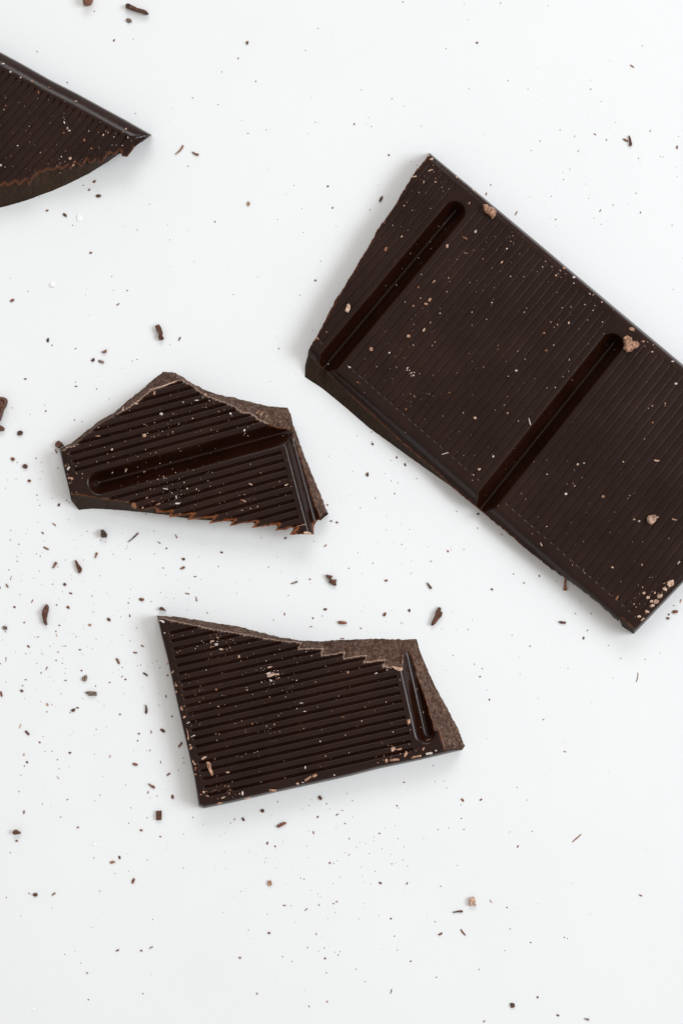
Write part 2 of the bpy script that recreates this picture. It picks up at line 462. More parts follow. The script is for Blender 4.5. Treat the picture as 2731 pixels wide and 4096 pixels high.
# ---- the middle chunk
mB = Mould([-(2.2 + q) * PT for q in range(14)] + [(2.2 + q) * PT for q in range(14)], [0.0], True, None, gdepth=9.0, gw=4.3, crown=3.0)
HM = homography([(0, 0), (0, WD), (10 * PT, 0), (10 * PT, WD)], [(315, 1952.7), (1105.8, 1738.5), (315 + 82, 1952.7 + 330), (1105.8 + 84.8, 1738.5 + 321)])
k = []
for t, b, kd, r in [
    (Z6(85, 690), Z6(75, 683), 'broken', 'pale'), (Z6(200, 645), Z6(180, 620), 'broken', 'fine'), (Z6(310, 545), Z6(300, 525), 'broken', 'fine'),
    (Z6(425, 458), Z6(395, 450), 'broken', 'fine'), (Z6(530, 402), Z6(500, 392), 'broken', 'pale'), (Z6(680, 308), Z6(620, 290), 'broken', 'pale'),
    (Z6(775, 222), Z6(720, 212), 'broken', 'pale'), (Z6(880, 188), Z6(800, 140), 'broken', 'pale'), (Z6(1000, 137), Z6(885, 70), 'broken', 'pale'),
    (Z6(1040, 140), Z6(985, 80), 'broken', 'pale'), (Z6(1130, 185), Z6(1130, 172), 'broken', 'pale'), (Z6(1215, 258), Z6(1230, 220), 'broken', 'pale'),
    (Z7(420, 235), Z7(400, 178), 'broken', 'pale'), (Z7(520, 275), Z7(500, 195), 'broken', 'pale'), (Z7(612, 335), Z7(600, 220), 'broken', 'pale'),
    (Z7(680, 345), Z7(700, 247), 'broken', 'pale'), (Z7(760, 402), Z7(800, 270), 'broken', 'pale'), (Z7(840, 440), Z7(900, 285), 'broken', 'orange'),
    (Z7(912, 470), Z7(1010, 293), 'broken', 'orange'), (Z7(1000, 483), Z7(1040, 370), 'broken', 'orange'), (Z7(1055, 487), Z7(1062, 460), 'broken', 'orange'),
    (Z7(1072, 560), Z7(1100, 560), 'broken', 'orange'), (Z7(1115, 700), Z7(1150, 705), 'broken', 'orange'), (Z7(1170, 880), Z7(1225, 885), 'broken', 'orange'),
    (Z7(1240, 1120), Z7(1312, 1090), 'broken', 'orange'), (Z7(1305, 1305), Z7(1370, 1238), 'cut', 'teeth'), (Z7(1262, 1305), Z7(1315, 1244), 'cut', 'teeth'),
    (Z7(1240, 1345), Z7(1290, 1252), 'cut', 'teeth'), (Z7(1243, 1430), Z7(1235, 1262), 'cut', 'teeth'), (Z7(1180, 1428), Z7(1190, 1270), 'cut', 'teeth'),
    (Z7(1020, 1433), Z7(1080, 1290), 'cut', 'teeth'), (Z7(1105, 1360), Z7(1040, 1295), 'cut', 'teeth'), (Z7(895, 1398), Z7(930, 1300), 'cut', 'teeth'),
    (Z7(935, 1335), Z7(870, 1300), 'cut', 'teeth'), (Z7(680, 1375), Z7(740, 1302), 'cut', 'teeth'), (Z7(745, 1310), Z7(690, 1303), 'cut', 'teeth'),
    (Z7(480, 1355), Z7(560, 1305), 'cut', 'teeth'), (Z7(540, 1295), Z7(500, 1306), 'cut', 'teeth'), (Z7(300, 1330), Z7(350, 1305), 'cut', 'teeth'),
    (Z7(360, 1270), Z7(290, 1302), 'cut', 'teeth'), (Z7(105, 1305), Z7(150, 1290), 'cut', 'teeth'), (Z7(165, 1240), Z7(80, 1280), 'cut', 'teeth'),
    (Z6(932, 1215), Z6(940, 1198), 'cut', 'teeth'), (Z6(955, 1165), Z6(905, 1192), 'cut', 'teeth'), (Z6(838, 1180), Z6(850, 1188), 'cut', 'teeth'),
    (Z6(828, 1140), Z6(800, 1182), 'cut', 'orange'), (Z6(760, 1152), Z6(740, 1176), 'cut', 'orange'), (Z6(690, 1155), Z6(690, 1171), 'cut', 'orange'),
    (Z6(680, 1112), Z6(650, 1168), 'cut', 'orange'), (Z6(630, 1105), Z6(610, 1163), 'cut', 'orange'), (Z6(530, 1085), Z6(540, 1157), 'cut', 'orange'),
    (Z6(400, 1068), Z6(430, 1150), 'cut', 'orange'), (Z6(280, 1045), Z6(320, 1146), 'cut', 'orange'), (Z6(175, 1033), Z6(226, 1156), 'cut', 'orange'),
    (Z6(158, 1030), Z6(168, 1085), 'side', 'none'), (Z6(135, 925), Z6(130, 922), 'side', 'none'), (Z6(105, 800), Z6(99, 800), 'side', 'none')]:
    k.append((t, b, kd, r))
build_piece('chocolate_chunk', 'medium chocolate chunk with a diagonal channel and saw-toothed lower edge', 'chocolate piece',
            mB, HM, k, {1: 'ribbed area above the channel', 2: 'ribbed area below the channel'}, 11, (720, 1830), tuck=0.3, group='broken pieces of the chocolate bar')

# ---- the lower chunk
mD = Mould([(2.2 + q) * PT for q in range(21)], [-26.0], True, 22.2 * PT + 46, gdepth=9.0, gw=4.3, crown=3.0)
HD = homography([(0, 0), (0, WD), (21.2 * PT, 0), (21.2 * PT, WD)],
                [(661.9, 2461.5), (1489, 2279), (817, 3150), (1642, 2966)])
k = []
for t, b, kd, r in [
    (Z8(75, 88), Z8(62, 75), 'broken', 'pale'), (Z8(250, 128), Z8(230, 82), 'broken', 'pale'), (Z8(460, 170), Z8(420, 112), 'broken', 'pale'),
    (Z8(600, 200), Z8(560, 137), 'broken', 'pale'), (Z8(700, 215), Z8(680, 155), 'broken', 'pale'), (Z8(820, 238), Z8(800, 172), 'broken', 'pale'),
    (Z8(930, 255), Z8(920, 205), 'broken', 'pale'), (Z8(1060, 283), Z8(1050, 240), 'broken', 'pale'), (Z8(1180, 300), Z8(1180, 272), 'broken', 'pale'),
    (Z8(1355, 312), Z8(1340, 297), 'broken', 'pale'), (Z8(1335, 372), Z8(1400, 299), 'broken', 'pale'), 
    (Z9(215, 212), Z9(120, 146), 'broken', 'pale'), (Z9(195, 275), Z9(200, 145), 'broken', 'pale'), (Z9(410, 245), Z9(340, 137), 'broken', 'pale'),
    (Z9(388, 302), Z9(400, 133), 'broken', 'pale'), (Z9(600, 272), Z9(540, 128), 'broken', 'pale'), (Z9(578, 335), Z9(620, 125), 'broken', 'pale'),
    (Z9(770, 315), Z9(720, 125), 'broken', 'pale'), (Z9(748, 378), Z9(790, 129), 'broken', 'pale'), (Z9(905, 395), Z9(850, 130), 'broken', 'pale'),
    (Z9(925, 300), Z9(900, 131), 'broken', 'fine'), (Z9(948, 240), Z9(960, 131), 'broken', 'fine'), (Z9(988, 238), Z9(1045, 130), 'broken', 'orange'),
    (Z9(1005, 290), Z9(1085, 265), 'broken', 'orange'), (Z9(1060, 490), Z9(1180, 490), 'broken', 'orange'), (Z9(1130, 680), Z9(1262, 650), 'broken', 'orange'),
    (Z9(1188, 880), Z9(1390, 885), 'broken', 'orange'), (Z9(1205, 945), Z9(1425, 965), 'broken', 'orange'), (Z9(1250, 955), Z9(1450, 1020), 'broken', 'orange'),
    (Z9(1280, 1060), Z9(1478, 1085), 'broken', 'orange'), (Z9(1292, 1125), Z9(1440, 1125), 'side', 'none'), (Z9(1080, 1190), Z9(1090, 1208), 'side', 'none'),
    (Z9(700, 1258), Z9(705, 1290), 'side', 'none'), (Z10(1568, 430), Z10(1568, 460), 'side', 'none'), (Z10(900, 578), Z10(905, 606), 'side', 'none'),
    (Z10(500, 672), Z10(505, 700), 'side', 'none'), (Z10(262, 722), Z10(262, 750), 'side', 'none'), (Z10(222, 705), Z10(212, 732), 'side', 'none'),
    (Z8(405, 1530), Z8(397, 1535), 'side', 'none'), (Z8(286, 1020), Z8(279, 1022), 'side', 'none'), (Z8(158, 440), Z8(150, 440), 'side', 'none'), (Z8(106, 240), Z8(99, 240), 'side', 'none')]:
    k.append((t, b, kd, r))
build_piece('chocolate_chunk', 'lower ribbed chocolate chunk with short glossy channel at its right end', 'chocolate piece',
            mD, HD, k, {}, 23, (1200, 2850), group='broken pieces of the chocolate bar')
SURF['lower'] = SURF['chocolate_chunk']
SURF['middle'] = None

# ---- the cropped upper left chunk
mC = Mould([-q * PT for q in range(40)], [], False, 62.0, gdepth=5.2, gw=4.2, crown=1.2)
ux, uy = 25.8 / PT, 13.8 / PT
o0 = Z1(990, 870); gd = (-0.655, 0.756)
HC = homography([(0, 0), (-10 * PT, 0), (0, WD), (-10 * PT, WD)],
                [o0, (o0[0] - 258, o0[1] - 138), (o0[0] + gd[0] * 800, o0[1] + gd[1] * 800), (o0[0] - 258 + gd[0] * 800, o0[1] - 138 + gd[1] * 800)])
k = []
for t, b, kd, r in [
    (Z1(-320, 48), Z1(-320, 30), 'side', 'none'), (Z1(0, 224), Z1(0, 207), 'side', 'none'), (Z1(180, 322), Z1(180, 305), 'side', 'none'), (Z1(400, 446), Z1(400, 429), 'side', 'none'), (Z1(600, 548), Z1(600, 531), 'side', 'none'),
    (Z1(800, 658), Z1(800, 641), 'side', 'none'), (Z1(1000, 769), Z1(1006, 753), 'side', 'none'), (Z1(1172, 864), Z1(1190, 858), 'side', 'none'),
    (Z1(1110, 908), Z1(1125, 908), 'side', 'none'), (Z1(1062, 950), Z1(1066, 940), 'cut', 'lip'), (Z1(1000, 1030), Z1(1000, 985), 'cut', 'lip'),
    (Z1(955, 1028), Z1(960, 995), 'cut', 'lip'), (Z1(940, 972), Z1(945, 998), 'cut', 'lip'), (Z1(900, 1018), Z1(915, 1020), 'cut', 'lip'),
    (Z1(862, 995), Z1(870, 1052), 'cut', 'lip'), (Z1(840, 1015), Z1(855, 1064), 'cut', 'lip'), (Z1(800, 1077), Z1(820, 1085), 'cut', 'lip'), (Z1(768, 1070), Z1(785, 1108), 'cut', 'lip'),
    (Z1(768, 1040), Z1(760, 1122), 'cut', 'lip'), (Z1(720, 1080), Z1(720, 1148), 'cut', 'lip'), (Z1(690, 1072), Z1(690, 1166), 'cut', 'lip'),
    (Z1(688, 1045), Z1(670, 1175), 'cut', 'lip'), (Z1(640, 1108), Z1(630, 1196), 'cut', 'lip'), (Z1(608, 1082), Z1(600, 1211), 'cut', 'lip'),
    (Z1(590, 1075), Z1(580, 1220), 'cut', 'lip'), (Z1(545, 1137), Z1(540, 1240), 'cut', 'lip'), (Z1(535, 1092), Z1(515, 1252), 'cut', 'lip'),
    (Z1(480, 1132), Z1(480, 1267), 'cut', 'lip'), (Z1(450, 1108), Z1(450, 1280), 'cut', 'orange'), (Z1(400, 1135), Z1(400, 1302), 'cut', 'lip'),
    (Z1(375, 1122), Z1(370, 1312), 'cut', 'orange'), (Z1(300, 1155), Z1(300, 1338), 'cut', 'orange'), (Z1(270, 1172), Z1(270, 1350), 'cut', 'lip'),
    (Z1(225, 1260), Z1(225, 1366), 'cut', 'lip'), (Z1(205, 1205), Z1(200, 1375), 'cut', 'lip'), (Z1(145, 1255), Z1(145, 1392), 'cut', 'lip'),
    (Z1(120, 1220), Z1(120, 1398), 'cut', 'lip'), (Z1(60, 1262), Z1(60, 1415), 'cut', 'lip'), (Z1(35, 1240), Z1(30, 1423), 'cut', 'lip'),
    (Z1(-40, 1280), Z1(-40, 1438), 'cut', 'lip'), (Z1(-320, 1330), Z1(-320, 1480), 'cut', 'fine')]:
    k.append((t, b, kd, r))
rC = build_piece('chocolate_chunk', 'triangular ribbed chocolate chunk cropped by the left edge, its long edge smooth and glossy', 'chocolate piece',
            mC, HC, k, {}, 31, (150, 520), edge_r=44.0, edge_d=27.0, group='broken pieces of the chocolate bar')

HOSTS = {'bar': (bm_, np.linalg.inv(HB)), 'mid': (mB, np.linalg.inv(HM)), 'low': (mD, np.linalg.inv(HD)), 'top': (mC, np.linalg.inv(HC))}
def surf_h(host, u, v):
    m, Mi = HOSTS[host]; l = apply_h(Mi, [(u, v)])[0]
    return H0 - float(m.depth(np.array([l[0]]), np.array([l[1]]))[0])
# ------------------------------------------------------------------ crumbs
def chunk_mesh(L, Wd_, Hh, seed, kind, bend=0.0):
    """closed lump about L x Wd_ x Hh px lying on z = 0, long axis on x"""
    r = random.Random(seed); bm = bmesh.new()
    big = L > 14
    if kind == 's':
        ns, nr = (7, 6) if big else (4, 5)
        taper = r.choice([0, 1, 2]); rings = []
        for i in range(ns + 1):
            f = i / ns; x = (f - 0.5) * L
            wv = 0.5 * Wd_ * (1.0 if taper == 0 else (0.35 + 0.75 * f) if taper == 1 else (0.5 + 0.6 * math.sin(math.pi * min(1, f * 0.9 + 0.1))))
            wv *= r.uniform(0.85, 1.1)
            if i in (0, ns): wv *= r.uniform(0.55, 0.8)
            cy = bend * L * (0.25 - (f - 0.5) ** 2) * 2 + r.uniform(-.04, .04) * Wd_
            ring = []
            for j in range(nr):
                a = 2 * math.pi * (j + 0.5) / nr
                ring.append(bm.verts.new((x + r.uniform(-.3, .3) * Wd_ * (0.5 if i in (0, ns) else .15), cy + wv * math.cos(a), Hh * 0.5 * (1 + math.sin(a)) * r.uniform(0.85, 1.1))))
            rings.append(ring)
        for i in range(ns):
            for j in range(nr):
                bm.faces.new((rings[i][j], rings[i][(j + 1) % nr], rings[i + 1][(j + 1) % nr], rings[i + 1][j]))
        bm.faces.new(rings[0][::-1]); bm.faces.new(rings[-1])
    else:
        bmesh.ops.create_icosphere(bm, subdivisions=3 if L > 26 else (2 if L > 8 else 1), radius=1.0)
        off = Vector((r.uniform(0, 99), r.uniform(0, 99), r.uniform(0, 99)))
        for v in bm.verts:
            d = v.co.normalized()
            n1 = noise.noise(d * 1.3 + off); n2 = noise.noise(d * 3.2 + off * 2); n3 = noise.noise(d * 7 + off)
            # chipped: clamp towards a box so that facets show
            q = max(abs(d.x), abs(d.y), abs(d.z)); box = 1 / q
            rad = (0.55 + 0.45 * box * 0.8) * (1 + 0.48 * n1 + 0.40 * n2 + 0.22 * n3)
            p = d * rad
            v.co = Vector((p.x * L * 0.5, p.y * Wd_ * 0.5, max(0.0, (p.z + 0.75) * Hh * 0.58)))
    bmesh.ops.recalc_face_normals(bm, faces=bm.faces)
    return bm

def outline_mesh(pts, thick, seed, dome=0.35):
    """a flake with a given outline (px, photo axes): chamfered slab with an uneven top"""
    r = random.Random(seed); n = len(pts); cx = sum(p[0] for p in pts) / n; cy = sum(p[1] for p in pts) / n
    q = []
    for i in range(n):
        a, b = pts[i], pts[(i + 1) % n]; L = math.dist(a, b); c = max(1, int(L / 5))
        for j in range(c):
            f = j / c; q.append((a[0] + (b[0] - a[0]) * f + r.uniform(-.5, .5), a[1] + (b[1] - a[1]) * f + r.uniform(-.5, .5)))
    bm = bmesh.new(); layers = []
    for sc, h in ((0.93, 0.0), (1.0, 0.30), (0.99, 0.72), (0.80, 1.0)):
        lay = []
        for (x, y) in q:
            u = cx + (x - cx) * sc; v = cy + (y - cy) * sc
            hh = thick * h * (1 + (0.25 * noise.noise(Vector((u * .07, v * .07, seed))) if h else 0))
            lay.append(bm.verts.new((u - cx, -(v - cy), hh)))
        layers.append(lay)
    m = len(q)
    for a, b in zip(layers[:-1], layers[1:]):
        for j in range(m):
            bm.faces.new((a[j], a[(j + 1) % m], b[(j + 1) % m], b[j]))
    bm.faces.new(layers[0]); top = bm.faces.new(layers[-1])
    bmesh.ops.triangulate(bm, faces=[top])
    bmesh.ops.recalc_face_normals(bm, faces=bm.faces)
    return bm, (cx, cy)

def put(bm, name, mat, u, v, z=0.0, ang=0.0, smooth=False):
    """bm in px units round its own base point"""
    bmesh.ops.scale(bm, vec=(MM, MM, MM), verts=bm.verts)
    me = bpy.data.meshes.new(name); bm.to_mesh(me); bm.free(); me.materials.append(mat)
    if smooth: me.polygons.foreach_set('use_smooth', [True] * len(me.polygons))
    o = bpy.data.objects.new(name, me); COL.objects.link(o)
    o.location = P(u, v, z); o.rotation_euler.z = math.radians(ang)
    return o

TILES = {'T0': (0, 0, 1568 / 900), 'T1': (900, 0, 1568 / 900), 'T2': (1800, 0, 1568 / 931), 'T3': (0, 900, 2.24), 'T4': (700, 900, 2.24),
         'T5': (0, 1500, 3.36), 'T6': (0, 2050, 1568 / 600), 'T7': (500, 2050, 2.24), 'T8': (1200, 1700, 2.24), 'T9': (0, 2600, 1.96),
         'T10': (1800, 2000, 1568 / 931), 'T11': (700, 3050, 1.96), 'T12': (1500, 2900, 1568 / 900), 'T13': (0, 3300, 1568 / 900), 'T14': (900, 3500, 1568 / 1831),
         'Z1': (0, 100, 1.96), 'Z2': (1200, 560, 1.96), 'Z3': (1150, 1160, 1.96), 'Z4': (1931, 900, 1.96), 'Z5': (1931, 1800, 1.96), 'Z6': (200, 1450, 1.96),
         'Z7': (700, 1500, 2.24), 'Z8': (600, 2430, 2.24), 'Z9': (1200, 2500, 2.24), 'Z10': (700, 2900, 2.24)}
# x, y, length, width, angle, colour  (in pixels of the enlarged view; width, angle and colour may be left out)
TABLE = {
'T0': "900,142,45,32,-15,g;658,75,10;795,278,22,12,60,b;930,268,8,7,0,g;260,356,12,8,-20,b;470,571,13,10,0,b;945,788,9;1250,1042,90,16,48,o;1362,1067,52,20,-25,b;1312,1155,12,5,40,o;658,1263,28,18,30,b;622,1320,22,12,45,b;688,1364,42,24,5,d;330,1465,22,14,20,b;453,1496,40,21,-35,d;1343,680,12,8;1545,498,10;1521,725,9;1498,1543,14,10,0,b;582,1290,9,8,0,g;278,1370,9;1207,756,6;1043,1421,8",
'T1': "155,295,28,20,90,b;92,403,16,8,70,o;648,195,9;560,348,9;214,564,12;950,623,7;1162,684,8;900,862,16,10,60,b;1021,879,9;1367,875,8;630,849,10;288,902,8;1140,1078,18,12,0,b;716,1295,16,12,30,d;1086,1384,44,20,60,d;163,1418,34,22,70,q;749,1446,20,10,70,g;1010,1460,10;537,1450,7;480,1290,8;1240,10,10;1540,335,8;366,1528,9;1245,738,7;1338,1148,8;1297,1122,7;985,864,6;1001,816,6;117,836,7;577,926,6;598,678,6;160,927,18,4,0,g",
'T2': "182,285,20,14,0,b;1295,306,10;1226,443,34,9,-35,o;947,597,10;390,540,8;127,594,8;740,872,9;603,948,11;546,1010,9;975,902,22,8,-40,q;1053,940,14,10,90,b;1209,948,75,24,-82,d;1181,941,36,14,-30,b;1528,990,24,13,80,b;1347,880,16,6,60,b;1268,1063,10;863,1015,14,6,50;1434,1055,7;1416,1052,8;1538,917,8;763,1207,10;806,1137,8;760,1160,6;273,1243,10;244,1304,22,8,80,o;444,1434,32,8,60,o;712,1476,14,9,50,b;1011,1417,22,6,60,b;1281,1429,14,9,85,b;1098,1379,10;1252,1299,10;1113,822,6;682,1320,8;1495,1514,10;340,18,14,4,60,g;95,27,8;657,36,7;118,129,7;1017,680,7;838,917,16,4,50,g;1018,1510,9;969,1467,7",
'T3': "112,674,48,26,30,b;252,592,16,8,30,d;815,246,26,20,0,b;1141,585,16,14,0,d;1058,708,34,12,35,b;1521,130,12;431,1032,40,26,80,k;466,1077,16,12,60,b;678,1106,20,9,30,b;835,1210,46,28,40,d;908,1224,60,30,-25,g;230,1378,24,12,10,d;683,1444,22,9,-10,b;678,1407,10;867,1467,18,9,70,q;1228,1201,16,8,20;1187,1217,12,9,0,q;1383,1004,10;1018,582,10;1002,457,10;1230,41,10;1524,1070,10;797,805,8;767,626,8;778,565,8,6,0,g;1096,1282,8;980,1555,14,6,60,q;881,1353,8;652,0,14",
'T4': "43,1020,38,16,65,d;1257,494,22,20,0,b;1305,322,16,8,90,o;1120,627,12;524,620,11;743,464,9;930,1106,18,8,50,g;171,328,9;852,1400,9;1150,64,10;1232,943,10;1079,1332,8;1443,8,10",
'T5': "343,51,34,22,10,d;617,484,30,18,50,b;1023,150,36,16,-5,d;275,780,90,72,15,k;173,1128,60,50,-45,o;340,1225,78,72,-40,d;397,1422,44,40,0,b;487,1117,26,12,65,b;753,1025,55,24,-65,o;234,1175,20,14,0,o;780,1250,24,16;497,1614,22,18;536,1752,20,16,0,q;795,1745,50,34,60,d;1003,602,24,16;1104,623,16;600,403,14;407,528,14;167,440,18;895,1683,20;930,1714,16;703,1654,14;505,1680,12;217,1396,14;76,1520,14;567,1297,12;702,1052,12;1016,94,16",
'T6': "565,125,52,16,-35,o;447,213,32,17,-50,b;107,287,16,12;198,332,22,14,0,q;274,218,10;463,295,10;485,373,62,20,-28,o;441,418,9;382,434,14,10,0,b;422,456,20,8,80,b;182,510,14;180,462,12,10,0,g;96,600,15,12,0,b;113,692,30,8,85,b;124,667,12;77,764,48,22,-60,b;3,787,26,12,85,b;411,613,14,10,0,o;434,753,8;551,749,20,8,20,b;679,752,36,30,-45,d;741,844,38,17,-15,b;338,926,42,12,65,o;212,858,14,10,0,q;153,989,24,20,0,d;594,966,18,16,0,d;714,992,46,28,-45,o;575,553,78,34,58,b;608,570,14;872,497,12;1007,447,64,30,70,b;910,195,14;983,217,12;1392,262,158,20,42,d;1183,437,14;1360,490,14;1103,310,10;1043,662,12,10,0,q;1138,1117,50,34,-45,d;939,1174,38,28,0,q;1357,1082,30,16,-70,b;1264,1092,14,10;1343,946,18,14,0,b;1480,910,58,38,-5,b;963,872,14;976,954,10;975,1040,18,8,60,q;255,1150,20,18,0,b;55,1207,52,46,0,g;60,1248,18,8;622,1180,26,13,0,b;586,1242,20,16,0,b;593,1283,40,8,-70,q;398,1302,28,10,15,q;362,1300,10;298,1400,40,20,-40,b;655,1399,16,8;684,1397,20,8,20;798,1300,14;837,1436,28,15,-10,d;905,1404,10;1427,1210,16,12,0,b;1275,1284,12;1361,1342,16,6;1488,1395,38,16,-25,b;671,1122,9;769,1267,9;874,1217,9;752,690,9;352,688,10;232,650,9;1115,845,9;1148,885,8;1366,802,9;776,290,8;856,236,8;397,102,9;287,176,9",
'T7': "458,214,42,12,-65,o;305,270,38,10,-35,d;372,321,18,14,0,d;525,418,28,26,0,d;517,496,48,24,25,b;341,497,16,12,0,b;265,371,12;865,357,32,16,-30,d;838,484,12;628,574,26,10,-8,d;560,725,40,12,-12,b;641,773,46,13,-85,b;737,898,24,8,-45,b;235,798,14,6;1221,228,12;1438,230,24,20,0,g;1287,490,14,9;1518,628,68,16,20,g;1464,743,14,9,0,q;1430,911,26,12,90,b;1331,965,12;365,560,10;319,716,10;370,763,8;576,673,9;558,873,10;680,600,9;1403,888,8;697,284,9;666,397,12,7,0,g;188,14,14,10,0,d;575,785,8;438,772,8",
'T8': "650,170,28,20,-60,d;642,147,10;866,290,24,17,-70,b;942,355,32,17,-70,d;967,329,9;603,444,38,27,90,d;642,62,12;511,95,9;254,278,12;817,500,13;875,518,12;1045,480,14,6,20;847,615,14,13;675,654,14,10,0,o;1403,775,13;541,740,14,8,-45,q;246,715,22,14,0,q;279,860,30,12,0,b;330,872,26,18,0,b;228,1081,32,14,40,q;127,1043,12;911,1070,11;982,935,12,4;1324,1131,24,16,-50,o;1353,1120,10,7,0,o;1467,1114,11,9,0,o;1173,1221,22,6,30,b;1142,1090,8;998,1218,9;655,1238,14,12;437,1285,14;519,1143,8;89,1382,26,13,10,q;770,1394,30,20,20,b;1156,1440,70,28,-55,d;225,1652,36,22,0,d;201,1712,14;758,1697,44,26,60,b;978,1662,30,24,90,d;820,1665,9;116,1731,24,12,-60,b;99,1807,26,10,10,b;381,1770,84,34,-5,b;545,1822,20,13,0,q;909,1774,12;1269,1827,10;1502,1833,14,8,60;1397,1835,8;571,1628,8;1360,1680,8;380,1912,38,11,0,b;777,815,8",
'T9': "925,88,50,20,-62,b;1062,20,34,13,-5,o;1140,192,46,16,-35,d;666,222,56,38,70,g;640,162,18,14,0,b;722,341,88,42,2,g;575,473,38,24,25,d;608,454,24,13,0,b;550,492,11;512,239,22,10,0,b;367,146,34,10,65,b;488,106,14,8,-50;442,82,15,11,0,d;454,18,24,6,-15,q;46,75,36,7,85,b;201,234,22,9,-5;178,281,14,11;172,321,28,22,-20,d;13,345,44,18,-75,b;48,251,10;5,109,16,10;324,180,16,7,70;373,428,24,18,-45,q;369,486,16,9,0,b;160,598,40,9,70,p;215,651,46,20,-48,d;312,725,20,13,-40,b;410,796,11;189,820,24,13,80,p;214,881,24,16,-45,d;192,911,12;452,862,14,9,50;465,933,12,9,0,q;455,1002,30,6,-50,q;166,983,12,9,0,q;149,1112,13;527,1175,22,7,35;333,1210,12;189,1273,28,13,85,b;476,1312,15,7,30;612,1392,18,17,0,b;131,1499,22,16,0,b;549,807,25,16,-5,d;755,624,11;785,1139,12;745,1184,8;741,816,9;863,835,22,10,85,p;942,505,17,15,0,d;960,138,12;953,211,14,8,80;984,231,18,14,0,b;860,255,18,10,10,b;750,284,13;1104,119,12,9,0,o;1301,365,22,13,85,d;1145,464,72,26,-88,d;1348,521,17,16,0,d;1186,642,26,12,-85,b;1277,633,40,26,-35,d;1090,658,18,16,0,d;1080,712,13;1412,744,48,18,50,b;1152,789,9;1176,788,18,6,70;1436,849,13;1442,886,16,9,-50;1260,879,22,9,-85,b;1398,946,11;1059,898,44,24,-12,b;1322,975,34,15,35,b;1190,1065,62,24,-33,b;1162,1118,24,10,80,q;1232,1146,14,11,0,p;1354,1153,38,24,-75,b;1027,1240,16,8;1154,1317,16,8;1010,1361,14,8;1108,1415,30,18,-30,b;1258,1465,18,12,0,o;1440,1445,10;1513,1314,11;985,1060,10;1313,202,24,9,30,o;1245,341,9;1246,434,9;1253,141,12;1194,105,8;970,343,9;817,437,8;765,405,8;408,430,9;319,408,9;479,345,10;288,106,9;336,34,10;203,30,10;192,382,9;388,213,9;1178,1162,9",
'T10': "188,94,22,14,0,d;185,190,12;346,233,12;427,499,12;497,558,18,8,-30,o;601,512,16,10,-70,b;712,551,8;281,602,17,14,0,b;755,825,48,20,-8,d;899,931,20,13,90,d;843,765,11;950,766,11;925,879,12;538,985,13;416,912,8;876,681,7;1258,1195,70,6,80,o;265,1346,16,9,80,b;202,1191,14,11,0,b;628,1480,12,9,0,b;251,1281,8;793,1137,9;1515,753,42,26,10,b;1473,772,18;1467,797,26,18,0,b;1148,1068,18,4,40,g;1314,1075,14,4;164,1107,10;216,1137,10;1507,712,14,8,0,q;1553,680,24,8,80,q;1068,981,10;1414,1030,7;1098,1201,7",
'T11': "535,447,34,20,-55,d;468,447,17,11,0,b;435,477,11;686,380,30,28,0,d;805,310,13;836,489,78,30,25,b;1137,277,38,30,-50,d;1070,293,8;1050,339,9;1188,327,15,8;1392,302,13,8;1310,379,20,5,-10;1272,410,28,9,25,b;1118,430,24,12,55,b;1086,552,28,11,-80,o;1048,541,8;1332,480,16,9,0,b;1366,599,14,6;724,634,26,14,75,b;786,660,18,13,-40,b;712,752,10;636,728,7;580,699,8;1214,790,18,15,0,b;1244,795,10;1272,773,8;1366,726,14,10,0,o;1334,711,8;1422,666,10;1446,629,8;1494,639,7;1525,716,9;742,948,50,36,90,q;986,910,10;1012,917,14,7,30;519,1013,12,5;857,1123,28,9,-5,b;907,1126,8;1027,1156,30,9,40,b;1129,1121,16,6,15;1244,1109,17,9,-15,b;1268,1094,18,12,0,p;724,1193,9;738,1339,24,19,0,b;1107,1349,16,11,80,b;577,1317,12,9,0,q;1120,1034,8;1240,950,8;793,828,7;348,577,8;392,557,7;219,487,8;65,829,9",
'T12': "203,401,14,10,0,b;477,393,8;501,442,7;419,395,7;405,286,14,8,0,g;609,524,28,16,-50,b;597,558,12,4;737,523,24,13,35,b;1320,186,20,9,-10,b;1220,302,6;1058,525,8;990,437,8;153,563,13;162,580,8;439,731,12;513,721,9;601,653,12;618,729,12,9,0,q;1095,742,13,9,0,q;995,848,20,10,65,o;936,748,7;1406,790,90,8,41,o;31,757,15,12,0,b;160,794,8;201,850,8;226,986,8;193,945,8;36,1102,24,17,-15,b;222,1107,22,10,60,b;117,970,10,8,0,q;458,1126,15,9,0,q;575,1304,76,18,7,d;808,1231,26,10,-55,p;919,1274,14,11,0,b;614,1447,60,12,-52,b;454,1458,34,14,28,b;418,1374,10;110,1352,17,12,0,b;135,1474,13;1084,1518,14;1318,1482,11;1340,1491,9;941,1424,10;574,982,8",
'T13': "834,228,28,16,-70,d;785,260,42,22,12,q;802,341,10;655,231,10;928,392,42,20,65,b;1027,246,8;248,488,38,30,0,d;204,479,14,10,0,b;375,485,32,14,38,b;695,463,14,5,-60;820,876,28,11,25,b;985,878,20,13,0,b;1052,857,32,10,28,g;1063,662,10;609,1034,14,12,0,b;618,1220,14;996,1179,12;451,904,8;565,966,8;363,580,8;145,637,7;46,507,9;73,194,12,6,40;897,324,7",
'T14': "51,285,9,7,0,b;110,408,8;343,287,8,6,0,b;350,435,8,6,0,q;288,451,7;568,401,18,4,75,b;636,297,7,6,0,b;590,259,5;480,367,5;984,448,19,18,0,d;1070,420,8;1140,482,11,7,-30,d;1238,495,18,8,-15,g;887,503,10,4,40,g;1423,71,12,5,-25,b;870,325,5;724,352,6;283,250,5;340,251,5;388,275,5;377,266,4;320,262,4;395,264,4;347,337,5;229,298,5;197,281,5;448,324,5",
}
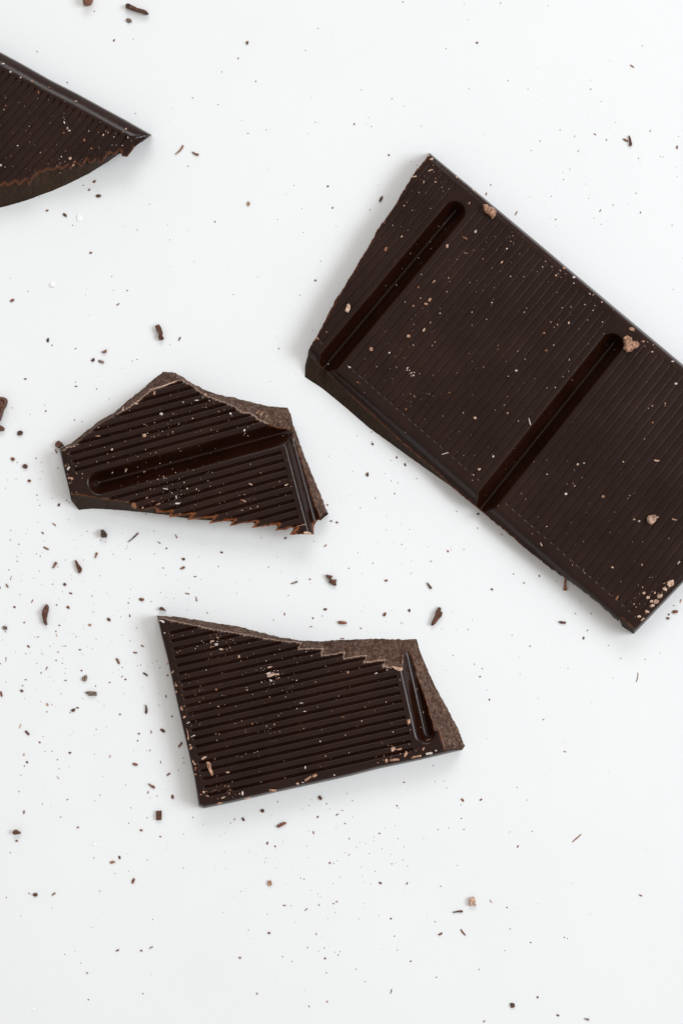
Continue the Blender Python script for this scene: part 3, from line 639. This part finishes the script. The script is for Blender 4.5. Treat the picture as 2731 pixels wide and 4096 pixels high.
HOSTED = {
('bar', 'Z2'): "1023,235,40,12,20,p;893,285,45,14,10,p;1030,147,30,20,0,p;1007,118,20,16,0,q;968,328,24,10,80,p;1062,327,22,16,0,q;815,513,14;837,485,9;879,549,14,8;797,755,22,12,30,p;671,852,44,22,60,o;788,677,8;843,705,8;1290,766,44,20,-30,o;1152,832,36,24,80,p;1188,820,8;1375,715,30,16,60,w;1083,674,14;1126,655,14;1085,706,8;928,923,12;1027,851,10;755,1137,18,14;1326,492,22,10,60,q;1228,290,20,14,0,p;1303,350,16,12,0,d;1362,392,26,12,-20,p;1402,425,18;950,1053,12;1103,1051,9;1172,1108,9;1164,1079,14;1047,1112,36,14,50,q;926,1153,22,12,60,o;1013,1253,36,26,60,q;985,1284,28,20,0,q;943,1238,14;887,1298,20;929,1348,10;1096,1356,16,8,-40,w;1150,1188,16,8;823,1268,10;1347,1347,10;1347,1452,10;1432,930,14;1505,1000,9;1378,1188,8;1020,1430,14;970,1487,34,16,60,p;848,1536,32,26,0,q;375,1318,64,36,80,p;656,650,30,14,20,d;1111,368,10;1549,887,8;1500,1274,10;1462,1404,10;1457,797,8;1309,887,9;875,1403,8",
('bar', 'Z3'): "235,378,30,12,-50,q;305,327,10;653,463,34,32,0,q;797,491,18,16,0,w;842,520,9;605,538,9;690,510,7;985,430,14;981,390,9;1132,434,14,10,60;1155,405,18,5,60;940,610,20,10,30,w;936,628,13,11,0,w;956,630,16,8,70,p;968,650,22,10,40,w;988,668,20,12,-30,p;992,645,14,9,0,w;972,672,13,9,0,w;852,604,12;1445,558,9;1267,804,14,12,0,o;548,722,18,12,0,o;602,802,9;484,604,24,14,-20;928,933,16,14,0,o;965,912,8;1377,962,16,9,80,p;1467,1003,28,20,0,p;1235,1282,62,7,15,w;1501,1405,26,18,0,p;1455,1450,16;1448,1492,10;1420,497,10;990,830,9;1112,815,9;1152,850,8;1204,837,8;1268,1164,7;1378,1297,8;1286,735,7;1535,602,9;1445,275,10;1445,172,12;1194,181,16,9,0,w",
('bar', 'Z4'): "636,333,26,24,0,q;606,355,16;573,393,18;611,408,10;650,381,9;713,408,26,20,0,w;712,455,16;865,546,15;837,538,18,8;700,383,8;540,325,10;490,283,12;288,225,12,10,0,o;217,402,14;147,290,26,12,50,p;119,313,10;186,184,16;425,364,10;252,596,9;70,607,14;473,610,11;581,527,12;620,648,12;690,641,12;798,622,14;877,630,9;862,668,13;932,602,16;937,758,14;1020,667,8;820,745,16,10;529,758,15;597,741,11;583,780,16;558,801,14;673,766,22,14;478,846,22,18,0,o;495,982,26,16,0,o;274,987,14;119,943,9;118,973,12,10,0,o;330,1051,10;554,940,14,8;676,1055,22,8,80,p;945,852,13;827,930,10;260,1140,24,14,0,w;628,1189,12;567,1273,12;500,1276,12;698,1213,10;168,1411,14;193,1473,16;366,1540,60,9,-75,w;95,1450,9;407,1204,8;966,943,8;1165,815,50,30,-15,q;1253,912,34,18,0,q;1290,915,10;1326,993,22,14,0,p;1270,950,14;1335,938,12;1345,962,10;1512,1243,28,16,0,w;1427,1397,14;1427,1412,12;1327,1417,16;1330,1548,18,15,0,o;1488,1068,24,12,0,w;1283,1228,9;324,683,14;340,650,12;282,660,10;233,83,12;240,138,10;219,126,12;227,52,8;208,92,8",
('bar', 'Z5'): "742,112,22,18,0,p;793,103,22,12,10;663,86,9;715,155,10;706,262,10;718,281,14;650,343,24,20,0,w;503,190,14;300,342,12;120,437,12,10,0,o;939,365,26,24,0,q;1368,528,18;1184,545,24,12;1224,559,18,16,0,w;1500,544,40,12,-15,q;1362,82,46,14,-5,p;1100,93,16;1188,338,12;1150,357,12;1014,920,26,16,0,p;455,738,34,14,-65,p;500,600,14,6;430,525,9;700,903,10;386,657,9;1050,1158,40,16,60,o;1533,885,34,14,50,w;1259,1123,26,22,0,p;1293,1156,30,26,0,p;1320,1187,30,26,0,p;1467,1045,60,46,20,p;1425,1090,38,32,0,p;1385,1145,54,34,30,p;1357,1188,44,34,0,p;1325,1222,46,26,20,p;1285,1267,36,22,0,p;1222,1306,30,20,0,p;1250,1330,40,16,40,p;810,487,9;1034,487,9;80,50,20,12,60,w;246,92,8;176,150,7",
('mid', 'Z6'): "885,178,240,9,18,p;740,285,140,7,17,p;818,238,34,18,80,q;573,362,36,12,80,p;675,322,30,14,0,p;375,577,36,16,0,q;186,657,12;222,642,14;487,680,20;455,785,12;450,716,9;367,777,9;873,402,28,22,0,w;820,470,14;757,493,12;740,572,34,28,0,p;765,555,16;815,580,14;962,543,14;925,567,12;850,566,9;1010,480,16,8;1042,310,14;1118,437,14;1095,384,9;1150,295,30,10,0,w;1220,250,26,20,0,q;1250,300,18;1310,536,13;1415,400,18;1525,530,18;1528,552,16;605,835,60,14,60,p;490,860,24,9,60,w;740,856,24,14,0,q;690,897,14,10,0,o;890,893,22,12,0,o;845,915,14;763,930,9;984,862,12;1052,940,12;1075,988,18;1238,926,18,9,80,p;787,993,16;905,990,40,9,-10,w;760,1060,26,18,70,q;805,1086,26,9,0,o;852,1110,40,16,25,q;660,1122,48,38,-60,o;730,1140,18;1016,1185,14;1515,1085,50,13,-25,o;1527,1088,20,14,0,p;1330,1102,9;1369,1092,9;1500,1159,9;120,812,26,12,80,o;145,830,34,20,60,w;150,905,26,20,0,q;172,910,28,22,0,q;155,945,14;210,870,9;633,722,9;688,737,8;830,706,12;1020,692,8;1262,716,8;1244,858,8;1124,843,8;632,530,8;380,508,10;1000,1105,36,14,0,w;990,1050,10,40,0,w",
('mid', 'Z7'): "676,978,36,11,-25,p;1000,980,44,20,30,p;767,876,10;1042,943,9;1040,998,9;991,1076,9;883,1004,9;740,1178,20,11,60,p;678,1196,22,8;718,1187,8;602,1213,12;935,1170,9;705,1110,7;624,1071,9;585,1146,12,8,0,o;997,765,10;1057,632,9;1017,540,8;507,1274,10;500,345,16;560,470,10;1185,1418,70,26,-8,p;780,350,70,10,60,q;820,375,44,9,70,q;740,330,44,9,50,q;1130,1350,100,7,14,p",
('low', 'Z8'): "105,125,56,26,-20,w;130,228,14;203,250,12;290,250,10;382,218,9;540,248,10;608,270,28,14,0,q;560,305,36,22,0,p;595,330,36,26,20,w;630,375,24,16,0,w;733,385,9;797,440,26,18,70;813,482,12;697,422,9;1075,536,46,15,15,p;1090,608,86,26,15,p;1065,592,44,22,20,w;1146,600,24,18,0,p;1083,655,30,16;1145,636,36,11,20;1107,685,14;160,500,30,16,70,o;205,578,26,14,50,p;155,605,26,9,20,o;235,700,26,22,0,q;228,680,16;235,755,26,18,90,q;453,705,18;593,737,26,22,0,o;606,692,8;282,905,42,24,-80,q;308,983,28,26,0,q;343,1035,34,9,30,w;335,1135,112,16,-82,q;385,1155,44,12,25,w;365,1262,36,24,60,q;360,1235,20;485,1350,54,22,30,p;583,1355,34,16,60,q;395,1390,54,24,-60,q;408,1445,36,20,80,o;405,1497,22,16,0,q;695,1478,34,18,0,p;600,1512,12;610,887,26,14,-20,p;614,962,12;537,860,10;868,740,18;857,719,9;920,780,10;915,1043,20,18,0,o;1072,805,18,16,0,q;1215,803,12;1312,653,18;1355,857,34,8,0,w;1385,932,28,12,0,w;1500,893,10;1172,950,10;1150,970,12;1113,1050,18;1043,1065,16;1076,1087,12;1027,1111,12;970,1117,12;590,1136,22,14;621,1138,16;600,1190,14;387,972,12;495,1038,9;565,1024,9;467,571,8;679,593,8;347,612,8;1523,1200,18;963,1294,14;776,1336,12;975,1335,9;1390,1435,26,16,80,w;1415,1535,76,26,35,q;1475,1508,46,34,20,q;978,1470,12;757,765,9;1293,453,10;1275,710,8;1345,1045,8",
('low', 'Z9'): "430,425,30,18,60;410,415,12;530,387,24,9;780,402,24,18,0,p;680,435,30,14,20,w;895,493,14;875,568,10;770,690,20,9;584,737,12;670,769,9;553,862,13,12,0,p;385,827,30,10,-10,o;431,806,9;195,943,10;405,988,14;180,1043,16;820,884,10;833,960,13;989,939,14;972,865,52,36,90,q;1045,577,24,9,60;1105,780,24,9,70;1105,1112,34,22,50,q;830,1113,46,36,60,p;882,1113,60,22,10,q;945,1160,60,34,70,q;1040,1182,96,22,12,q;772,1220,36,30,90,q;845,1210,90,24,5,q;1155,1155,64,24,10,w;1216,1127,20,16,0,w;1158,1030,64,9,12,o;976,1070,12;751,1176,14;438,1146,10;230,1176,16;272,1197,10;285,771,10;156,736,9;448,555,9;345,638,10;220,333,8;700,497,9;695,1237,20,8;307,1346,18",
('low', 'Z10'): "875,585,66,24,-5,q;650,652,62,18,10,q;1097,527,30,20,0,p;1145,517,24,10,0,w;490,580,26,18,80,o;485,615,28,13,90,q;435,653,40,14,20,p;605,615,36,18,90,w;285,640,56,20,-5,q;258,602,26,22,0,p;382,663,10;395,593,9;330,600,9;400,705,60,18,15,q;232,625,24,16,0,o",
('top', 'Z1'): "25,300,28,14,0,w;83,364,18,16,0,w;163,408,20,10;252,437,22,16;387,484,12;597,594,18,9;302,525,26,14,-75,o;296,573,9;45,630,14,14,0,o;30,660,12;43,567,9;505,762,24,11,-70,w;530,808,34,18,-65,p;545,825,20,12,0,w;500,845,26,19,-70,o;660,899,30,18,-80,o;697,829,12,9;810,860,18,13,50,p;847,840,16;771,837,10;893,874,12;963,840,10;988,811,16;1003,878,18,10;960,942,16;717,965,20,17,0,o;513,985,16,13,0,o;480,1030,18,14,0,w;550,1044,28,26,0,p;466,1051,12;5,1097,22,20,0,w;40,1111,14;239,845,9;140,943,16,12,0,w;575,1097,20,16,0,p;473,1157,12;598,986,7",
}
POLY = [  # outlines of the larger table crumbs
 ('T6', 'shaving', 'd', 20, 'longest dark brown curved shaving left of the lower chunk', '497,955 515,985 512,1030 500,1060 500,1088 492,1095 490,1140 498,1178 480,1172 460,1150 450,1090 441,1070 448,1020 470,980'),
 ('T6', 'shaving', 'd', 14, 'dark curved shaving with an orange tip, below the middle chunk', '795,495 808,510 825,540 850,570 862,595 850,625 835,638 825,630 812,590 795,540 786,512'),
 ('T8', 'shaving', 'd', 18, 'long dark tapering shaving right of the lower chunk\'s top edge', '1245,1630 1262,1640 1258,1665 1275,1680 1265,1715 1240,1740 1215,1775 1185,1800 1170,1790 1180,1760 1205,1710 1215,1665'),
 ('T8', 'flake', 'd', 15, 'jagged dark two-pointed flake between the middle and lower chunks', '228,1340 265,1345 292,1352 275,1370 290,1385 330,1385 322,1410 325,1442 290,1432 255,1408 265,1385 240,1368'),
 ('T3', 'flake', 'd', 20, 'notched upright dark flake above the middle chunk', '1393,905 1425,890 1440,905 1462,965 1458,990 1470,1010 1468,1028 1430,1035 1422,1010 1428,980 1405,950'),
 ('T3', 'flake', 'b', 9, 'small triangular reddish brown flake above the middle chunk\'s left side', '957,1113 955,1145 930,1148 910,1136 935,1128'),
 ('T6', 'flake', 'k', 24, 'blackish rounded flake below the left end of the middle chunk', '1072,175 1095,185 1115,215 1127,235 1118,262 1070,262 1060,245 1060,190'),
 ('T9', 'flake', 'd', 20, 'dark teardrop-shaped flake near the lower left edge of the photo', '105,1425 112,1412 130,1408 148,1420 168,1430 162,1440 140,1442 120,1446 106,1440'),
 ('T9', 'flake', 'd', 14, 'dark rectangular flake below the bottom left corner of the lower chunk', '1226,1262 1270,1260 1268,1332 1226,1335'),
 ('T7', 'flake', 'd', 14, 'dark crescent-shaped flake just above the lower chunk\'s pointed corner', '308,862 318,847 335,845 355,862 370,878 350,876 330,872 310,875'),
 ('T0', 'shaving', 'd', 26, 'long dark rod-shaped shaving at the top edge above the cropped chunk', '877,35 890,30 910,38 925,42 935,50 960,62 1000,75 1025,82 1040,98 1025,105 990,92 940,78 905,65 878,55'),
 ('T0', 'crumb', 'b', 40, 'chunky brown crumb cut off by the top edge of the photo', '580,5 590,-25 630,-30 652,-8 648,15 635,36 608,44 588,36'),
 ('T5', 'crumb', 'd', 20, 'dark angular crumb touching the left tip of the middle chunk', '790,878 835,905 865,945 830,960 800,990 745,950 755,915'),
 ('T5', 'crumb', 'd', 40, 'large rough crumb cut off by the left edge of the photo', '-60,300 20,296 60,300 95,312 113,345 95,420 60,470 40,540 15,620 -10,650 -60,640'),
 ('T5', 'crumb', 'd', 18, 'small rod-like crumb under the rough crumb at the left edge', '-30,668 20,680 70,712 60,750 0,760 -30,740'),
 ('T10', 'shaving', 'o', 8, 'orange-brown bent shaving poking out from under the large slab', '770,520 785,530 780,560 782,590 790,605 775,613 760,608 765,580'),
 ('T12', 'flake', 'p', 18, 'pale peach flake, the palest on the table, below the lower chunk', '655,1205 690,1198 700,1225 695,1240 706,1262 690,1250 678,1245 665,1262 650,1255 660,1235 652,1222'),
]
HPOLY = [ # larger lumps that lie on the chocolate
 ('bar', 'Z2', 'crumb', 'q', 26, 'large coppery lump at the upper end of the slab\'s first channel', '1432,512 1460,508 1490,528 1515,540 1537,570 1525,600 1505,622 1482,590 1450,570 1436,545'),
 ('bar', 'Z4', 'crumb', 'q', 24, 'knobbly copper-pink crumb cluster at the top of the slab\'s second channel', '1095,885 1125,868 1158,888 1165,915 1200,912 1224,935 1205,965 1175,970 1160,992 1125,995 1095,970 1110,940'),
 ('bar', 'Z5', 'crumb', 'p', 34, 'pale pink blocky crumb on the slab\'s cropped square', '1280,535 1300,512 1340,508 1352,530 1345,560 1312,586 1290,570'),
 ('low', 'Z8', 'shaving', 'q', 16, 'long coppery curved shaving near the lower chunk\'s bottom left corner', '505,1385 525,1380 545,1395 550,1440 568,1480 562,1510 548,1500 530,1460 515,1430'),
 ('low', 'Z9', 'flake', 'p', 8, 'bright cream flake at the upper end of the short glossy channel', '820,366 850,372 885,380 922,388 910,410 880,412 850,400 832,385'),
]
WHITE = [('T3', 468, 535, 58, 50), ('T6', 520, 1372, 28, 22), ('T9', 735, 1525, 34, 30), ('T13', 665, 620, 22, 18), ('T13', 232, 1286, 22, 30), ('T13', 422, 345, 10, 10), ('T0', 550, 1515, 40, 60)]

def nat(tile, x, y):
    a, b_, s = TILES[tile]; return a + x / s, b_ + y / s

LAND = [  # places one can find, (u, v), phrase
 (607, 538, 'the cropped chunk\'s pointed tip'), (330, 720, 'the cropped chunk\'s curved side'), (250, 320, 'the cropped chunk\'s glossy edge'),
 (1718, 613, 'the slab\'s top corner'), (2200, 1000, 'the slab\'s long upper edge'), (2600, 1350, 'the slab\'s cropped upper right end'), (1220, 1500, 'the slab\'s left corner'), (1420, 1060, 'the slab\'s broken left side'),
 (1650, 1840, 'the slab\'s long lower edge'), (2200, 2260, 'the shaded part of the slab\'s lower edge'), (2533, 2530, 'the slab\'s bottom corner'),
 (650, 1490, 'the middle chunk\'s top corner'), (240, 1799, 'the middle chunk\'s left tip'), (310, 2040, 'the middle chunk\'s lower left corner'), (850, 2105, 'the middle chunk\'s saw-toothed edge'), (1300, 2050, 'the middle chunk\'s lower right corner'), (1150, 1635, 'the middle chunk\'s upper right corner'),
 (628, 2462, 'the lower chunk\'s pointed top left corner'), (1150, 2570, 'the lower chunk\'s broken top edge'), (1665, 2560, 'the lower chunk\'s top right corner'), (1855, 2985, 'the lower chunk\'s right tip'), (1300, 3130, 'the lower chunk\'s bottom edge'), (807, 3232, 'the lower chunk\'s bottom left corner'), (700, 2850, 'the lower chunk\'s left edge'),
 (184, 2459, 'the longest dark shaving'), (2517, 563, 'the dark rod at upper right'), (640, 1328, 'the notched upright flake'), (636, 3262, 'the dark rectangular flake'), (1887, 3606, 'the pale peach flake'), (67, 3328, 'the dark teardrop flake'),
 (1755, 2465, 'the long tapering shaving'), (320, 2265, 'the curved orange-tipped shaving'), (420, 2135, 'the blackish rounded flake'), (1325, 2320, 'the two-pointed jagged flake'), (15, 1640, 'the rough crumb at the left edge'),
 (1365, 40, 'the middle of the photo\'s top edge'), (2650, 60, 'the photo\'s top right corner'), (550, 40, 'the long rod at the top edge'), (2650, 3000, 'the photo\'s right edge'), (2650, 4000, 'the photo\'s bottom right corner'), (60, 4000, 'the photo\'s bottom left corner'), (1365, 4040, 'the middle of the photo\'s bottom edge'), (1079, 3534, 'the rough reddish block'),
 (900, 900, 'the bare area between the three upper pieces'), (2300, 3300, 'the bare lower right area'), (40, 2900, 'the photo\'s left edge'), (700, 3700, 'the bare lower left area')]
LANDH = {
 'bar': [(1718, 640, 'the slab\'s top corner'), (1830, 800, 'the top of the slab\'s first channel'), (1600, 1110, 'the middle of the slab\'s first channel'), (1330, 1440, 'the foot of the slab\'s first channel'), (2080, 980, 'the slab\'s upper edge'), (1900, 1300, 'the middle of the whole square'), (1650, 1660, 'the dotted lower side of the whole square'), (2460, 1370, 'the top of the slab\'s second channel'), (2210, 1680, 'the middle of the slab\'s second channel'), (1960, 1990, 'the foot of the slab\'s second channel'), (2500, 1950, 'the middle of the cropped square'), (2250, 2220, 'the dotted lower side of the cropped square'), (2620, 2400, 'the slab\'s lower right end')],
 'mid': [(650, 1500, 'the middle chunk\'s top corner'), (260, 1820, 'the middle chunk\'s left tip'), (380, 1930, 'the rounded end of the diagonal channel'), (700, 1840, 'the middle of the diagonal channel'), (600, 1700, 'the upper ribs of the middle chunk'), (1000, 1680, 'the pale broken corner of the middle chunk'), (1150, 1950, 'the side channel of the middle chunk'), (850, 2030, 'the lower ribs of the middle chunk')],
 'low': [(640, 2480, 'the lower chunk\'s pointed top left corner'), (720, 2850, 'the lower chunk\'s left edge'), (820, 3200, 'the lower chunk\'s bottom left corner'), (1080, 2700, 'the scuffed centre of the lower chunk'), (1300, 2630, 'the stepped broken ribs of the lower chunk'), (1640, 2750, 'the short glossy channel'), (1600, 3020, 'the lower chunk\'s bottom right corner'), (1230, 3100, 'the lower chunk\'s bottom edge'), (1150, 2900, 'the lower half of the lower chunk')],
 'top': [(560, 530, 'the cropped chunk\'s pointed tip'), (300, 370, 'the cropped chunk\'s glossy edge'), (280, 680, 'the cropped chunk\'s toothed edge'), (60, 420, 'the photo\'s left edge on the cropped chunk'), (270, 520, 'the middle of the cropped chunk')]}
CNAME = {'d': 'dark brown', 'b': 'brown', 'o': 'orange-brown', 'p': 'pale cream', 'g': 'greyish brown', 'k': 'blackish', 'w': 'whitish', 'q': 'coppery'}

def place_phrase(u, v, lst, on):
    best = min(lst, key=lambda a: math.hypot(a[0] - u, a[1] - v))
    dx, dy = u - best[0], best[1] - v; d = math.hypot(dx, dy)
    if d < (34 if on else 20): return 'right at ' + best[2]
    a = math.degrees(math.atan2(dy, dx)) % 360
    s = ['right of', 'above and right of', 'above', 'above and left of', 'left of', 'below and left of', 'below', 'below and right of'][int(((a + 22.5) % 360) // 45)]
    return ('just ' if d < 90 else '' if d < 260 else 'well ') + s + ' ' + best[2]

rows = []     # dict(host,u,v,L,W,ang,code)
dust = {}
rr = random.Random(77)
def parse(s, tile, host):
    sc = TILES[tile][2]
    for it in s.split(';'):
        f = it.split(',')
        x, y, L = float(f[0]), float(f[1]), float(f[2])
        L = max(L * 0.92, 1); W_ = float(f[3]) * 0.92 if len(f) > 3 else L * rr.uniform(.6, .9)
        ang = float(f[4]) if len(f) > 4 else rr.uniform(0, 180)
        code = f[5] if len(f) > 5 else (rr.choice('bbdg') if host is None else rr.choice('pppwq'))
        u, v = nat(tile, x, y)
        rows.append(dict(host=host, u=u, v=v, L=L / sc, W=W_ / sc, ang=ang, code=code))
for t_, s_ in TABLE.items(): parse(s_, t_, None)
for (h_, t_), s_ in HOSTED.items(): parse(s_, t_, h_)

labelled = []   # (obj, base label, u, v)
for i, c in enumerate(rows):
    L, W_ = max(c['L'], c['W']), min(c['L'], c['W'])
    ang = c['ang'] if c['L'] >= c['W'] else c['ang'] + 90
    asp = L / max(W_, .1)
    on = c['host'] is not None
    kind = 's' if asp > 2.1 else 'c'
    Hh = min(W_ * (0.6 if kind == 'c' else 0.75), 26) if not on else min(W_ * 0.5, 12)
    bm = chunk_mesh(L, W_, max(Hh, 1.2), i + 5, kind, rr.uniform(-.16, .16) if L > 15 and kind == 's' else 0)
    z = 0.0 if not on else surf_h(c['host'], c['u'], c['v']) - 1.0
    thr = 9.5 if not on else 10.0
    if L < thr:
        dust.setdefault((c['host'], c['code']), []).append((bm, c['u'], c['v'], z, ang)); continue
    noun = 'splinter' if asp > 3.3 else 'sliver' if asp > 2.1 else 'crumb'
    o = put(bm, noun, M_CR[c['code']], c['u'], c['v'], z, ang)
    o['category'] = noun
    o['group'] = 'crumbs scattered on the white table' if not on else 'crumbs lying on the chocolate'
    size = 'tiny' if L < 13 else 'small' if L < 20 else 'medium' if L < 32 else 'large'
    labelled.append((o, f"{size} {CNAME[c['code']]} {noun} " + place_phrase(c['u'], c['v'], LANDH[c['host']] if on else LAND, on), c['u'], c['v'], on))
byl = {}
for t in labelled: byl.setdefault(t[1], []).append(t)
ORD = ['first', 'second', 'third', 'fourth', 'fifth', 'sixth', 'seventh', 'eighth', 'ninth', 'tenth']
for lb, lst in byl.items():
    if len(lst) == 1: lst[0][0]['label'] = lb; continue
    us = [t[2] for t in lst]; vs2 = [t[3] for t in lst]
    hor = (max(us) - min(us)) > (max(vs2) - min(vs2))
    lst.sort(key=lambda t: t[2] if hor else t[3])
    for j, t in enumerate(lst):
        if len(lst) == 2: q = ('leftmost', 'rightmost')[j] if hor else ('upper', 'lower')[j]
        else: q = ORD[j] + (' from left,' if hor else ' from top,')
        t[0]['label'] = q + ' ' + lb

for (tile, nm, code, th, lb, pl) in POLY:
    pts = [nat(tile, *map(float, p.split(','))) for p in pl.split()]
    bm, (cx, cy) = outline_mesh(pts, th, len(pl))
    o = put(bm, nm, M_CR[code], cx, cy, 0.0)
    tag(o, lb, nm, 'crumbs scattered on the white table')
for (host, tile, nm, code, th, lb, pl) in HPOLY:
    pts = [nat(tile, *map(float, p.split(','))) for p in pl.split()]
    bm, (cx, cy) = outline_mesh(pts, th, len(pl))
    for v in bm.verts:
        if v.co.z > 0.5: v.co.z += th * 0.45 * noise.noise(Vector((v.co.x * .07, v.co.y * .07, 3.3)))
    o = put(bm, nm, M_CR[code], cx, cy, max(surf_h(host, cx, cy), 84) - 1)
    tag(o, lb, nm, 'crumbs lying on the chocolate')
WL = ['largest white paint drip, left of the notched flake', 'small white drip beside the longest dark shaving', 'round white drip near the lower left edge', 'faint white drip in the bare lower left area',
      'upright white drip near the bottom left corner', 'tiniest white drip in the lower left area', 'faint white drip below the cropped chunk\'s shadow']
for i, (tile, x, y, a, b_) in enumerate(WHITE):
    s_ = TILES[tile][2]; u, v = nat(tile, x, y)
    bm = bmesh.new(); bmesh.ops.create_icosphere(bm, subdivisions=3, radius=1)
    for q in bm.verts:
        n_ = 1 + 0.2 * noise.noise(q.co * 1.5 + Vector((i * 7, 0, 0)))
        q.co = Vector((q.co.x * a / s_ / 2 * n_, q.co.y * b_ / s_ / 2 * n_, max(0, q.co.z) * min(a, b_) / s_ * (0.22 if i == 0 else 0.09)))
    o = put(bm, 'paint_drip', M_WHITE, u, v, 0, 0, True)
    tag(o, WL[i], 'paint drip', 'white drips on the table')

# dust: specks too small to tell apart, extra ones between the crumbs
rd = random.Random(5)
def clusters(host, spec):
    for (cx, cy, sx, sy, n_, lo, hi, codes) in spec:
        for _ in range(n_):
            u = rd.gauss(cx, sx); v = rd.gauss(cy, sy); L = rd.uniform(lo, hi) * (rd.random() * .6 + .4)
            if host is not None:
                m_, Mi = HOSTS[host]; x, y = apply_h(Mi, [(u, v)])[0]
                if not inside_top(host, u, v): continue
                z = surf_h(host, u, v) - .4
            else:
                if any(inside_top(h, u, v, True) for h in HOSTS): continue
                z = 0
            bm = chunk_mesh(L, L * rd.uniform(.5, .9), L * .45, rd.randint(0, 999), 'c')
            dust.setdefault((host, rd.choice(codes)), []).append((bm, u, v, z, rd.uniform(0, 180)))
HULL = {'bar': [(1716, 622), (2731, 1470), (2731, 2318), (2540, 2500), (1960, 2040), (1250, 1450), (1262, 1380)],
        'mid': [(245, 1800), (480, 1640), (690, 1530), (960, 1660), (1110, 1720), (1165, 1760), (1270, 2070), (1150, 2110), (760, 2050), (290, 1985)],
        'low': [(640, 2480), (900, 2545), (1200, 2590), (1580, 2680), (1640, 2640), (1760, 2990), (1200, 3130), (815, 3225)],
        'top': [(0, 235), (540, 530), (480, 600), (300, 650), (120, 710), (0, 730)]}
def inside_top(host, u, v, wide=False):
    p = HULL[host]; r = False; j = len(p) - 1
    for i in range(len(p)):
        if ((p[i][1] > v) != (p[j][1] > v)) and (u < (p[j][0] - p[i][0]) * (v - p[i][1]) / (p[j][1] - p[i][1]) + p[i][0]): r = not r
        j = i
    if r or not wide: return r
    return any(math.hypot(a - u, b_ - v) < 60 for a, b_ in p)
clusters(None, [(350, 2500, 260, 330, 150, 2.5, 6, 'bbdgq'), (1350, 3450, 220, 180, 70, 2.5, 5.5, 'bbdq'), (1500, 2200, 260, 250, 50, 2.5, 5.5, 'bbdq'), (2200, 700, 380, 330, 50, 2.5, 5, 'bg'), (900, 1900, 900, 900, 60, 2.5, 5, 'bg'), (1400, 2800, 900, 900, 90, 2.5, 5, 'bg')])
clusters('bar', [(1900, 1250, 300, 330, 90, 2.5, 6, 'pwqg'), (1640, 1560, 160, 160, 60, 2.5, 6, 'pwqg'), (2150, 950, 170, 130, 70, 2.5, 6.5, 'pwq'), (2350, 2050, 250, 230, 50, 2.5, 5.5, 'pwg'), (2640, 2400, 50, 60, 60, 4, 10, 'pq'), (1730, 680, 60, 60, 35, 2.5, 7, 'pwq')])
clusters('mid', [(650, 1750, 200, 110, 110, 2.5, 6.5, 'pwqg'), (930, 1600, 130, 70, 60, 3, 7, 'pwq'), (730, 1990, 200, 60, 80, 2.5, 6, 'pwqg'), (285, 1880, 25, 50, 30, 3, 7, 'pwq'), (700, 1950, 30, 50, 30, 2.5, 5, 'w')])
clusters('low', [(1050, 2750, 260, 200, 170, 2.5, 6.5, 'pwqg'), (865, 2580, 40, 25, 45, 3, 8, 'pwq'), (1085, 2700, 30, 25, 40, 3, 7, 'pw'), (735, 2900, 30, 200, 70, 3, 7, 'pqo'), (860, 3180, 60, 30, 40, 3, 8, 'pqo'), (1600, 3020, 60, 30, 40, 3, 9, 'pqo')])
clusters('top', [(250, 520, 180, 120, 90, 2.5, 5.5, 'pwg'), (250, 660, 120, 30, 40, 3, 7, 'pqo')])
DL = {None: 'specks of cocoa dust strewn between the crumbs on the table', 'bar': 'fine pale dust on the large slab', 'mid': 'fine pale dust on the middle chunk', 'low': 'fine pale dust on the lower chunk', 'top': 'fine pale dust on the cropped chunk'}
for host in (None, 'bar', 'mid', 'low', 'top'):
    vs_, fs, mi, mats = [], [], [], []
    for (h, code), lst in dust.items():
        if h != host: continue
        mats.append(M_CR[code]); k_ = len(mats) - 1
        for bm, u, v, z, ang in lst:
            b0 = len(vs_); px, py, pz = P(u, v, z); ca, sa = math.cos(math.radians(ang)), math.sin(math.radians(ang))
            bm.verts.index_update()
            for q in bm.verts:
                vs_.append((px + (q.co.x * ca - q.co.y * sa) * MM, py + (q.co.x * sa + q.co.y * ca) * MM, pz + q.co.z * MM))
            for f in bm.faces: fs.append([b0 + q.index for q in f.verts]); mi.append(k_)
            bm.free()
    me = bpy.data.meshes.new('cocoa_dust'); me.from_pydata(vs_, [], fs)
    for m_ in mats: me.materials.append(m_)
    me.polygons.foreach_set('material_index', mi); me.update()
    o = bpy.data.objects.new('cocoa_dust', me); COL.objects.link(o)
    tag(o, DL[host], 'dust', None, 'stuff')
